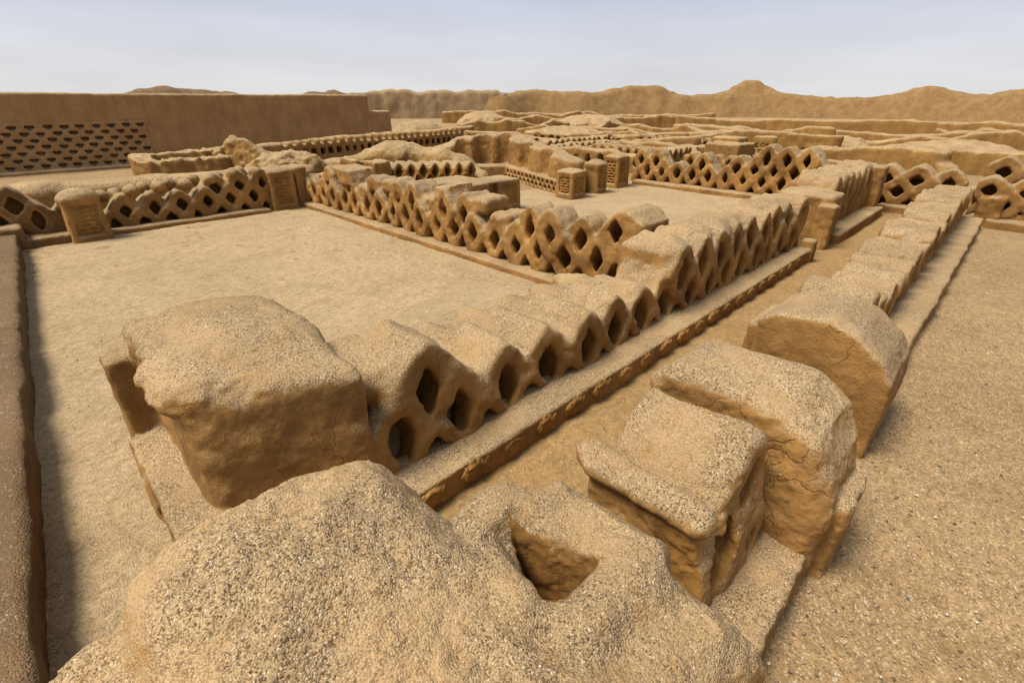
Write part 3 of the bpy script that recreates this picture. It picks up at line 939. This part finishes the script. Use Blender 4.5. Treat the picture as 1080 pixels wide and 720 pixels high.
# niched audience chamber
t = thing('niched_building', 'roofless U-shaped chamber with tall rounded niches and pierced base in the farther courtyard', 'ruined chamber', (16, 13.5, 0))
F = Field((12.6, 10.2, -.1), (17.0, 18.6, 2.2), .04)
F.ridge([(14.0, 11.0, 1.15, .42), (14.5, 12.4, 1.35, .45), (15.1, 14.0, 1.45, .5), (15.9, 16.0, 1.66, .55)], k=.15, r=.15, batter=.05)
F.ridge([(15.9, 16.0, 1.66, .55), (15.2, 16.8, 1.62, .5), (14.2, 17.2, 1.50, .5), (13.4, 17.5, 1.25, .5)], k=.2, r=.15, batter=.05)
for x_, y_, w_ in ((14.02, 12.45, .34), (14.62, 14.05, .42), (15.25, 15.75, .36), (14.75, 16.5, .36), (13.95, 16.85, .30)):
    F.cap((x_, y_, .62), (x_, y_, 2.6), w_, w_, k=.12, cut=True)
F.rough([(.04, 1.6), (.02, 6.), (.01, 20.)], 95)
F.rough([(.03, 4.), (.012, 10.)], 195, az=.15)
part('wall', F, M_WALL, t)
F = Field((12.6, 10.4, -.1), (16.4, 17.4, .9), .034)
B0, B1, B2 = np.array((13.45, 11.0)), np.array((14.75, 15.0)), np.array((13.5, 16.2))
F.ridge([(B0[0] + .35, B0[1], .46, .42), (B1[0] + .45, B1[1] + .1, .52, .42)], r=.06, batter=.02)
F.ridge([(B1[0] + .45, B1[1] + .3, .52, .42), (B2[0] + .2, B2[1] + .5, .52, .42)], r=.06, batter=.02)
for A_, D_, n_ in ((B0, B1, 13), (B1, B2, 5)):
    for i in range(n_):
        for j in range(2):
            c = A_ + (D_ - A_) * (i + .4 + j * .5) / n_
            F.ell((c[0] - .02, c[1], .14 + j * .18), (.16, .085, .075), k=.015, cut=True)
F.rough([(.015, 3.), (.01, 9.)], 96)
part('pierced_base', F, M_WALL, t)

GP = 'carved pillars in front of the niched chamber'
pillar('square carved pillar nearest the niched chamber, two faces in view', (13.35, 10.55, 0), .75, .75, .86, v=.03, panels=('x', 'y'), seed=101, group=GP, n=5)
pillar('slim carved pillar second from the niched chamber, with domed top', (14.75, 10.55, 0), .6, .6, .98, v=.03, panels=('y',), seed=102, group=GP, n=6, peak=.14)
pillar('third and tallest carved pillar, ending the row before the back lattice wall', (16.3, 10.75, 0), .8, .7, 1.1, v=.03, panels=('y', 'x'), seed=103, group=GP, n=7)

# collapsed long mound wall with a pillar and diamonds
t = thing('collapsed_wall', 'smooth slumped wall shaped like a whaleback, diamonds along its foot, behind the dividing wall', 'ruined wall', (11, 17, 0))
F = Field((8.0, 12.4, -.1), (17.8, 21.6, 2.0), .05)
F.ridge([(9.2, 19.6, .85, .5), (10.6, 18.6, 1.12, .6), (11.9, 17.9, 1.36, .65), (12.7, 16.7, 1.22, .65), (13.2, 15.9, .95, .55), (13.4, 15.2, .55, .45)], k=.3, r=.3, batter=.3)
F.ell((11.5, 18.2, .85), (1.0, .9, .62), k=.3)
F.box((9.5, 16.5, -.1), (10.2, 17.5, .98), r=.06, k=.08)
F.box((9.2, 17.3, -.1), (9.6, 18.6, 1.0), r=.08, k=.08)
F.rough([(.05, 1.1), (.025, 4.), (.012, 14.)], 97)
F.rough([(.035, 3.5), (.02, 9.)], 197, az=.15)
part('wall', F, M_FAR, t)
F = Field((9.9, 13.9, -.1), (14.0, 17.8, 1.2), .036)
mc = []
for i in range(7):
    for r_ in (0, 1):
        mc.append((10.35 + (i + r_ * .5) * .36, 16.75 - (i + r_ * .5) * .27, .2 + r_ * .32))
for x_, y_, z_ in mc:
    F.dia(0, x_, z_, y_ - .1, y_ + .9, .27, .34, p=1.4, k=.05)
for x_, y_, z_ in mc:
    F.dia(0, x_, z_, y_ - .6, y_ + .35, .125, .2, p=1.15, k=.03, r=0, cut=True)
F.rough(WEATHER, 98)
part('lattice', F, M_WALL, t)

# ------------------------------------------------------------------ behind the first court, left
F = Field((-3.5, 17.0, -.1), (8.4, 19.6, 1.5), .06)
F.ridge([(-3.0, 18.2, .98, .8), (.5, 18.1, 1.0, .75), (3.0, 18.0, .96, .7), (5.5, 18.0, .92, .7), (7.6, 18.3, .9, .6)], k=.2, r=.25, batter=.2)
F.rough([(.05, .9), (.025, 4.), (.012, 14.)], 111)
solo('low_wall', F, M_FAR, (2.5, 18, 0), 'long low smooth wall behind the knobbly lattice wall', 'adobe wall')

t = thing('tall_wall', 'tall flat brown wall with a chequered niche panel at upper left, top at eye level', 'adobe wall', (7, 31.4, 0))
F = Field((-14.5, 30.6, -.1), (20.0, 32.6, 3.6), .08)
F.box((-14.2, 31.0, -.1), (18.0, 32.2, 3.22), r=.07, k=.05)
F.box((17.4, 31.1, -.1), (19.6, 32.1, 2.3), r=.08, k=.05)
F.box((-14.4, 30.5, -.2), (5.6, 31.3, 2.0), r=.01, k=.02, cut=True)
F.rough([(.03, .7), (.014, 4.), (.01, 14.)], 112)
part('wall', F, M_BROWN, t)
F = Field((-14.2, 30.6, -.1), (5.9, 31.6, 2.3), .04)
F.box((-14.0, 30.97, -.1), (5.65, 31.5, 2.06), r=.02, k=.03)
F.box((-14.0, 30.6, -.1), (5.7, 31.3, .14), r=.04, k=.03)
rw = np.random.RandomState(4)
for j in range(7):
    for i in range(34):
        x_ = 5.40 - i * .57 - (j % 2) * .285 + rw.uniform(-.03, .03)
        z_ = 1.86 - j * .265 + rw.uniform(-.015, .015)
        F.box((x_ - .16, 30.5, z_ - .03), (x_ + .16, 31.3, z_ + .08), r=.01, k=.02, cut=True)
        F.box((x_ - .09, 30.5, z_ - .10), (x_ + .09, 31.14, z_ + .05), r=.01, k=.02, cut=True)
F.rough([(.012, 2.), (.012, 8.)], 113)
part('niche_panel', F, M_BROWN, t)

F = Field((3.2, 21.5, -.1), (7.6, 25.2, 1.6), .05)
F.ridge([(3.9, 24.4, 1.02, .35), (3.9, 22.8, .96, .35), (6.2, 22.4, 1.0, .35)], k=.1, r=.08, batter=.03)
F.ridge([(3.9, 24.4, 1.05, .3), (6.8, 24.4, 1.12, .3)], k=.1, r=.08, batter=.03)
F.box((4.5, 22.9, -.1), (6.4, 24.2, .88), r=.06)
F.rough([(.06, 1.6), (.03, 6.), (.012, 14.)], 114)
F.rough([(.05, 4.5), (.03, 9.)], 214, az=.12)
solo('ruined_cell', F, M_FAR, (5, 23.3, 0), 'small roofless cell with ragged thin walls, before the tall brown wall', 'ruined chamber')
F = Field((5.4, 20.4, -.1), (9.6, 24.6, 2.0), .05)
F.ridge([(6.3, 22.9, 1.15, .4), (6.8, 22.5, 1.62, .45), (7.3, 22.0, 1.45, .4), (7.9, 21.5, 1.0, .5), (8.6, 21.2, .7, .5)], k=.25, r=.15, batter=.22)
F.rough([(.12, 1.4), (.05, 5.), (.03, 12.)], 115)
F.rough([(.07, 4.5), (.03, 9.)], 215, az=.12)
solo('rubble_mound', F, M_FAR, (7, 22, 0), 'steep hump of slumped adobe with dark crest, beside the small roofless cell', 'adobe mound')
F = Field((6.2, 18.2, -.1), (10.0, 21.6, 1.8), .05)
F.ell((8.0, 19.9, .25), (1.5, 1.1, .92), k=.3)
F.ell((7.2, 20.2, .2), (.9, .8, .75), k=.3)
F.rough([(.16, 1.5), (.07, 5.), (.03, 12.)], 116)
F.rough([(.06, 4.5), (.03, 9.)], 216, az=.15)
solo('rubble_mound', F, M_FAR, (8, 19.9, 0), 'rounded pale rubble mound just behind the broad corner pillar', 'adobe mound')

t = thing('niche_wall', 'long low wall with square niches in a row, in front of tall brown wall', 'adobe wall', (12, 27.5, 0))
F = Field((8.6, 25.4, -.1), (24.5, 29.8, 1.6), .07)
F.ridge([(9.0, 26.2, 1.02, .4), (12.0, 26.6, 1.12, .45), (16.0, 27.2, 1.22, .5), (20.0, 27.8, 1.18, .5), (24.0, 28.4, 1.3, .5)], k=.15, r=.15, batter=.05)
for i in range(26):
    x_ = 10.2 + i * .5; y_ = 25.7 + (x_ - 9) * .15
    F.box((x_ - .13, y_ - .4, .38), (x_ + .13, y_ + .75, .70), r=.03, k=.03, cut=True)
    F.box((x_ - .10, y_ - .4, .90), (x_ + .10, y_ + .55, 1.3), r=.06, k=.05, cut=True)
F.rough([(.05, 1.2), (.025, 5.)], 117)
part('wall', F, M_FAR, t)

# further rows of broken walls between the courts and the far enclosure
BR = 'broken walls between the courts and the far enclosure'
def row_wall(label, pts, v, seed, mat=None, holes=0, hz=.45, hw=.14, hh=.2, fall=.08, name='broken_wall', r=.12, flute=0, batter=.1, rg=1.0, group=BR, cat='adobe wall', square=False, jag=0.0, jstep=1.2, kk=.15):
    if jag:
        rj = np.random.RandomState(seed + 500); out = []
        for a_, b_ in zip(pts, pts[1:]):
            n_ = max(1, int(math.hypot(b_[0] - a_[0], b_[1] - a_[1]) / jstep))
            for q_ in range(n_):
                f_ = q_ / n_
                p_ = [a_[c] + (b_[c] - a_[c]) * f_ for c in range(4)]
                p_[2] *= 1 + rj.uniform(-jag, jag * .5); p_[0] += rj.uniform(-.25, .25); p_[3] *= rj.uniform(.75, 1.2)
                out.append(tuple(p_))
        pts = out + [tuple(pts[-1])]
    P = np.array(pts, float)
    m = P[:, 3].max() + .6
    F = Field((P[:, 0].min() - m, P[:, 1].min() - m, -.1), (P[:, 0].max() + m, P[:, 1].max() + m, P[:, 2].max() + .5), v)
    F.ridge(pts, k=kk, r=r, batter=batter)
    a, b = P[0, :2], P[-1, :2]; d = (b - a) / np.linalg.norm(b - a)
    nrm = np.array([-d[1], d[0]])
    if nrm @ (a + b) > 0: nrm = -nrm
    L = np.linalg.norm(b - a)
    for i in range(holes):
        c = a + d * L * (i + .5) / holes
        th = np.interp((i + .5) / holes, np.linspace(0, 1, len(P)), P[:, 3])
        p0 = c + nrm * (th + .5)
        if square:
            F.cap((*p0, hz), (*(c + nrm * .02), hz), hw, k=.02, cut=True)
        else:
            F.cap((*p0, hz - hh * .4), (*(c - nrm * (th + .4)), hz - hh * .4), hw, k=.03, cut=True)
            F.cap((*p0, hz + hh * .4), (*(c - nrm * (th + .4)), hz + hh * .4), hw * .7, k=.03, cut=True)
    for i in range(flute):
        c = a + d * L * (i + .5) / flute
        th = np.interp((i + .5) / flute, np.linspace(0, 1, len(P)), P[:, 3])
        p0 = c + nrm * (th + .05)
        F.cap((*p0, -.1), (*p0, P[:, 2].max() + .5), L / flute * .28, k=L / flute * .2, cut=True)
    F.rough([(.06 * rg, .8), (.035 * rg, 3.), (.015 * rg, 10.)], seed)
    F.rough([(max(.035, v * .35), min(3.5, .35 / v)), (max(.015, v * .2), min(8., .6 / v))], seed + 300, az=.12)
    return solo(name, F, mat or M_FAR, (float(P[:, 0].mean()), float(P[:, 1].mean()), 0.0), label, cat, group)

row_wall('low broken lattice wall directly behind the three carved pillars', [(19.8, 16.2, .95, .4), (20.0, 13.5, .85, .4), (20.2, 11.2, .9, .4)], .05, 121, holes=8, hz=.5, jag=.12, jstep=.7)
row_wall('second low wall with dark openings behind the back lattice wall', [(21.5, 10.6, .8, .35), (21.6, 8.2, .9, .35), (21.8, 6.0, .72, .35)], .05, 122, jag=.25, jstep=.7, holes=9, hz=.35, hh=.16, hw=.1)
row_wall('third low wall with a row of small dark openings, middle distance', [(25.4, 17.5, .75, .4), (25.4, 14.6, .8, .4), (25.6, 11.8, .85, .4)], .055, 123, jag=.25, jstep=.8, holes=13, hz=.4, hh=.2, hw=.11)
row_wall('long pale wall with square niches in a single line, centre middle distance', [(27.0, 25.5, 1.1, .5), (28.0, 21.5, 1.05, .5), (29.0, 18.0, .95, .5)], .07, 124, jag=.2, jstep=.9, holes=13, hz=.55, hw=.17, square=True)
row_wall('pale ridge sloping down left of the boxy block, middle distance', [(27.0, 13.0, 1.2, .4), (26.6, 16.0, .9, .5), (26.4, 18.6, .4, .5)], .07, 125)
F = Field((24.2, 9.2, -.1), (27.6, 12.2, 1.6), .05)
F.box((24.8, 9.7, -.1), (26.8, 11.4, 1.05), r=.08)
F.box((25.8, 10.2, .6), (27.2, 11.6, 1.30), r=.12)
F.rough([(.04, 1.5), (.02, 6.)], 126)
solo('adobe_block', F, M_FAR, (25.8, 10.6, 0), 'boxy flat-topped adobe block in the middle distance, right of small openings', 'adobe block')
row_wall('wall pierced by little diamonds right of the boxy block, in front of a sloping ridge', [(27.6, 10.0, 1.35, .3), (27.6, 9.2, 1.3, .3)], .05, 127, holes=3, hz=.7, hh=.4)
row_wall('wide straight wall with carved diamonds along its foot, behind the back lattice wall', [(33.6, 13.4, 1.22, .35), (33.8, 10.5, 1.2, .35), (34.0, 8.0, 1.12, .35)], .06, 128, holes=13, hz=.3, hh=.16, hw=.09, batter=.02, square=True)
row_wall('big smooth slumped wall with rounded right shoulder, upper right', [(26.6, 8.2, .65, .6), (26.4, 6.4, 1.12, .7), (26.3, 3.6, 1.32, .75), (26.2, 2.6, 1.22, .6), (25.6, 2.1, .75, .45), (25.0, 1.6, .3, .35)], .06, 129, r=.14, batter=.06, jag=.06)
row_wall('sagging wall at far upper right edge, beyond the double-tiered lattice', [(30.6, 2.6, 1.15, .6), (30.4, .5, 1.05, .6), (30.0, -3.5, 1.1, .6), (29.5, -9, 1.0, .6)], .08, 130, r=.14, batter=.06, jag=.12)
row_wall('rounded mass behind the tiered lattice at the right picture edge', [(22.4, 1.2, .3, .6), (22.6, -.2, .95, .7), (22.8, -3.0, 1.0, .8), (22.8, -6.0, .9, .8)], .07, 131, r=.3, batter=.3)
row_wall('short knobbly wall joining the path end to the slumped wall', [(20.2, 5.2, 1.0, .35), (20.4, 4.0, 1.05, .35), (20.6, 2.8, .9, .35)], .05, 132, holes=5, hz=.7, jag=.2, jstep=.5)
row_wall('low terrace wall, long and pale, across the middle distance', [(34, 33, .9, .5), (38, 22, .8, .5), (40, 12, .75, .5), (42, 3, .8, .5)], .11, 133, jag=.45, jstep=2.0)
row_wall('low fluted wall stretching across the right middle distance', [(52, 27, 1.35, .6), (54, 18, 1.3, .6), (55, 8, 1.35, .6), (55, -8, 1.3, .6)], .14, 134, flute=60, batter=.05, jag=.18, jstep=2.5)
row_wall('pale low terrace in front of the fluted wall, right', [(46, 24, .75, .8), (47, 12, .7, .8), (48, -2, .9, .8), (46, -12, .8, .8)], .14, 135, jag=.5, jstep=2.5)
row_wall('thin crumbled wall left of centre below far grey wall', [(30, 36, 1.2, .5), (34, 33, 1.25, .5), (38, 31, 1.1, .5)], .1, 136, jag=.4)
row_wall('long low terrace running towards the far grey fluted wall', [(40, 42, 1.3, .7), (48, 36, 1.25, .7), (56, 30, 1.2, .7)], .14, 137, jag=.3, jstep=2.)
row_wall('knobbly line of low wall behind the niched chamber', [(22.5, 26.5, 1.15, .45), (23.0, 23.5, 1.1, .45), (23.2, 20.0, .9, .45)], .06, 138, holes=12, hz=.75, hw=.14, square=True)
row_wall('crooked stub of wall with pale top between the niche line and the conical heap', [(33.0, 16.5, .8, .5), (34.5, 15.2, 1.05, .5), (35.5, 13.6, .5, .4)], .08, 161, jag=.3)
row_wall('low broken wall curving in front of the pale heap, centre distance', [(36.0, 30.0, .95, .5), (35.0, 26.5, .8, .5), (36.0, 23.5, .9, .5)], .09, 162, jag=.45)
row_wall('ragged wall remnant beyond the terrace, right of centre', [(44.0, 19.0, 1.0, .6), (44.5, 15.0, .8, .6), (44.0, 11.0, 1.1, .6)], .11, 163, jag=.5)
row_wall('short pale wall stub in front of the fluted wall, far right', [(42.0, 4.0, .9, .5), (42.5, 1.0, 1.1, .5), (43.5, -2.0, .6, .5)], .11, 164, jag=.4)
row_wall('long ragged wall with small dark openings, above the back lattice wall', [(23.4, 17.2, .9, .35), (23.6, 14.2, .95, .35), (23.6, 11.4, .85, .35)], .055, 181, holes=11, hz=.45, hh=.2, hw=.1, jag=.25, jstep=.7)
row_wall('ragged row of openings behind the line of square niches', [(31.0, 22.5, 1.0, .4), (32.0, 19.0, .95, .4), (32.6, 16.5, 1.0, .4)], .08, 182, holes=9, hz=.55, hh=.2, hw=.13, jag=.25)
row_wall('tumbled pale wall running away at centre, beyond the niche line', [(30.0, 28.0, 1.0, .5), (34.0, 27.5, .8, .5), (38.5, 27.0, 1.1, .5), (43.0, 27.5, .8, .6)], .1, 183, jag=.4)
row_wall('low scattered wall line beyond the tumbled pale wall', [(40.0, 26.0, .9, .5), (41.5, 21.0, .9, .5), (42.5, 16.5, .8, .5)], .1, 184, jag=.5)
row_wall('broken wall crossing in front of the far grey-brown enclosure', [(45.0, 58.0, 1.5, .7), (53.0, 52.0, 1.3, .7), (60.0, 47.0, 1.5, .7)], .16, 185, jag=.35, jstep=2.)
row_wall('pale line of wall low under the dune-like enclosure, centre', [(58.0, 50.0, 1.3, .7), (66.0, 40.0, 1.2, .7), (70.0, 32.0, 1.3, .7)], .18, 186, jag=.35, jstep=2.5)
row_wall('small ragged wall right of the slumped wall, under the far right skyline', [(34.0, 3.5, .9, .4), (34.5, .5, .8, .4), (34.5, -2.5, 1.0, .4)], .09, 187, jag=.4)
row_wall('thin wall line behind the ragged stub, far right', [(48.0, 5.0, 1.1, .5), (49.0, 0.0, .9, .5), (49.0, -5.0, 1.2, .5)], .13, 188, jag=.4)
def mini_lattice(label, axis, a, b, t0, top, seed, rows=2, P=.52, v=.05):
    n = int((b - a) / P)
    c = ((a + b) / 2, t0 + .3, 0.0) if axis == 0 else (t0 + .3, (a + b) / 2, 0.0)
    lo = [a - .3, t0 - .2, -.1]; hi = [b + .3, t0 + .9, top + .5]
    if axis == 1: lo[0], lo[1] = lo[1], lo[0]; hi[0], hi[1] = hi[1], hi[0]
    F = Field(lo, hi, v)
    Hh = (top - .12) / (rows + .6)
    cells = {r: range(0, n - (r % 2)) for r in range(rows + 1)}
    lattice(F, axis, cells, a + P * .5, .06, t0, t0 + .6, P=P, Hh=Hh, hole=(P * .22, Hh * .58), out=(P * .56, Hh * 1.15), seed=seed, blind=.42)
    bl = [a - .1, t0 + .05, -.1]; bh = [b + .1, t0 + .55, top * .4]
    if axis == 1: bl[0], bl[1] = bl[1], bl[0]; bh[0], bh[1] = bh[1], bh[0]
    F.rough([(.03, 1.4), (.015, 6.)], seed)
    return solo('lattice_wall', F, M_FAR, c, label, 'adobe wall', BR)
mini_lattice('small straight lattice wall just behind the back lattice wall, facing the camera', 1, 5.2, 10.2, 19.9, .95, 201)
mini_lattice('short low lattice wall closing a small compartment left of the boxy block', 0, 21.0, 24.6, 11.3, .9, 202)
mini_lattice('straight small lattice wall on the far side of the compartments, right of centre', 1, 11.6, 16.6, 22.0, .85, 203)
mini_lattice('low lattice wall running away between the third pillar and the middle distance', 0, 20.6, 26.0, 17.4, .8, 204)
mini_lattice('thin far lattice wall with tiny diamonds before the ragged row of openings', 1, 12.0, 18.5, 29.0, .9, 205, v=.06)
mini_lattice('far low lattice wall left of the pale sloping ridge', 0, 22.0, 29.0, 19.2, .85, 206, v=.06)
for lab, c, rr, sd_ in (('wide low heap of slumped adobe beyond the wall with carved diamonds', (38.0, 12.5), (1.8, 3.4, .8), 171),
                   ('broad tan heap left of the fluted wall in the far middle distance', (44.0, 33.0), (3.0, 4.5, 1.5), 172),
                   ('small pale heap between the terrace and the far grey wall', (42.0, 47.0), (3.0, 3.5, 1.7), 173),
                   ('brown rubble heap at right end of tall brown wall', (23.5, 33.5), (2.6, 1.6, 1.5), 141),
                   ('flattish pale heap in centre middle distance, behind the square niches', (31.5, 25.5), (2.6, 3.2, 1.1), 142),
                   ('small conical heap in upper right middle distance, before the fluted wall', (37.0, 8.4), (1.2, 1.8, 1.0), 143),
                   ('low stony heap at the upper right, beyond the slumped wall', (38.5, 3.2), (1.4, 3.0, .9), 144)):
    F = Field((c[0] - rr[0] * 1.4, c[1] - rr[1] * 1.4, -.1), (c[0] + rr[0] * 1.4, c[1] + rr[1] * 1.4, rr[2] * 1.5), .09)
    F.ell((*c, 0), rr)
    F.rough([(.15, .9), (.06, 3.), (.03, 9.)], sd_)
    solo('rubble_mound', F, M_FAR, (*c, 0.0), lab, 'adobe mound')
#@@FAR
# ------------------------------------------------------------------ far enclosure walls
def profile_wall(name, label, pts, thick, mat, seed, v, flute=0, cat='enclosure wall', rg=1.0, batter=.25):
    return row_wall(label, [(x, y, h, thick) for x, y, h in pts], v, seed, mat=mat, flute=flute, name=name, r=.3, batter=batter, rg=rg, group=None, cat=cat, kk=.9)
profile_wall('enclosure_wall', 'far grey-brown enclosure wall with vertical flutes and scalloped top, left of centre',
    [(43.5, 80.1, 3.83), (47.1, 79.0, 3.83), (49.1, 77.8, 4.12), (51.4, 76.3, 4.19), (52.9, 75.3, 3.71), (54.8, 73.9, 3.99), (56.7, 72.5, 4.07), (57.9, 71.5, 3.71), (59.8, 69.9, 4.14), (61.3, 68.6, 3.93), (62.7, 67.3, 4.07), (63.7, 66.4, 3.86)], 1.4, M_GREY, 151, .3, flute=26, rg=1.5, batter=.12)
profile_wall('enclosure_wall', 'long sandy enclosure wall eroded into dune-like humps along the right horizon',
    [(63.9, 67.4, 3.64), (67.9, 67.9, 3.60), (70.7, 67.8, 3.98), (73.1, 66.8, 4.17), (74.5, 65.2, 4.05), (75.6, 63.9, 3.62), (76.9, 62.3, 3.86), (78.2, 60.7, 3.79), (80.0, 60.0, 3.56), (82.2, 58.7, 3.87), (84.2, 57.6, 4.36), (86.6, 55.7, 4.76), (88.8, 54.1, 4.76), (89.9, 52.4, 4.80), (91.6, 51.3, 4.13), (92.5, 49.7, 3.38), (94.5, 48.1, 3.19), (96.7, 45.7, 3.44), (98.0, 42.9, 3.56), (99.4, 42.2, 4.08), (99.8, 41.2, 5.08), (100.3, 40.1, 5.72), (100.8, 38.8, 5.64), (101.3, 37.4, 4.84), (101.9, 35.9, 3.85), (102.5, 34.2, 3.36), (103.2, 31.9, 3.30), (104.0, 29.3, 3.00), (105.0, 25.1, 2.86), (105.9, 21.2, 2.93), (106.5, 18.1, 3.24), (105.7, 16.3, 3.80), (106.0, 14.7, 4.28), (105.1, 13.5, 4.36), (105.4, 11.6, 3.88), (105.6, 9.2, 3.30), (104.8, 6.9, 3.00), (104.9, 5.4, 3.10), (103.9, 4.0, 3.56), (104.0, 2.7, 3.88), (103.0, -3.1, 3.72), (99.0, -13.9, 3.45)], 4.0, M_DUNE, 152, .42, rg=1.4, batter=.55)
F = Field((15, 148, -.5), (100, 172, 9), .6)
for x_, h_, w_ in ((36.5, 6.0, 5), (32, 5.1, 6), (43, 5.2, 7), (50, 4.4, 6), (28, 4.3, 5), (80, 5.3, 7), (73, 4.6, 6), (87, 4.7, 6)):
    F.ell((x_, 160, 0), (w_, 5, h_), k=2.)
F.rough([(.4, .3), (.2, 1.)], 153)
o = solo('hill', F, M_HILL, (56, 160, 0.0), '', '')
for k_ in ('label', 'category'): del o[k_]
o['kind'] = 'structure'

# ------------------------------------------------------------------ loose stones lying on the sand
def pebbles(n, seed):
    rnd = np.random.RandomState(seed)
    t_ = (1 + 5 ** .5) / 2
    iv = np.array([(-1, t_, 0), (1, t_, 0), (-1, -t_, 0), (1, -t_, 0), (0, -1, t_), (0, 1, t_), (0, -1, -t_), (0, 1, -t_), (t_, 0, -1), (t_, 0, 1), (-t_, 0, -1), (-t_, 0, 1)], float)
    iv /= np.linalg.norm(iv[0])
    it = np.array([(0, 11, 5), (0, 5, 1), (0, 1, 7), (0, 7, 10), (0, 10, 11), (1, 5, 9), (5, 11, 4), (11, 10, 2), (10, 7, 6), (7, 1, 8), (3, 9, 4), (3, 4, 2), (3, 2, 6), (3, 6, 8), (3, 8, 9), (4, 9, 5), (2, 4, 11), (6, 2, 10), (8, 6, 7), (9, 8, 1)])
    d = 1.2 + 9.5 * rnd.rand(n) ** 1.4; a = R(45) + rnd.uniform(-R(58), R(58), n)
    x = np.sin(a) * d; y = np.cos(a) * d
    ok = (y < .15) | ((y > 1.55) & (y < 2.42) & (x > 1.4)) | ((y > 6.0) & (x > -.4) & (x < 6.1)) | ((x > 1.7) & (x < 6.1) & (y > 4.6))
    x, y = x[ok], y[ok]; n = len(x)
    sz = .0035 + .0085 * rnd.rand(n) ** 4
    V = iv[None] * (1 + .22 * rnd.uniform(-1, 1, (n, 12, 1))) * sz[:, None, None] * np.stack([rnd.uniform(.8, 1.4, n), rnd.uniform(.8, 1.2, n), rnd.uniform(.5, .8, n)], 1)[:, None]
    z = gh(x, y) + .018
    z = z + np.where((x < 6.1) & (y > 3.5), drift(x, y) - .004, 0)
    V += np.stack([x, y, z], 1)[:, None]
    Q = it[None] + 12 * np.arange(n)[:, None, None]
    return V.reshape(-1, 3), Q.reshape(-1, 3)
k = N('loose_stone')
geo = k.n('ShaderNodeNewGeometry')
M_GRAVEL = k.finish(k.ramp(geo.outputs['Random Per Island'], [(0, (.07, .055, .042)), (.45, (.22, .17, .11)), (.85, (.34, .27, .18)), (1, (.55, .49, .40))]), None, 0, 0, .9)
V_, Q_ = pebbles(9000, 5)
me = mk_mesh('pebbles', V_, Q_); me.materials.append(M_GRAVEL)
o = bpy.data.objects.new('pebbles', me); C.objects.link(o); o['kind'] = 'stuff'
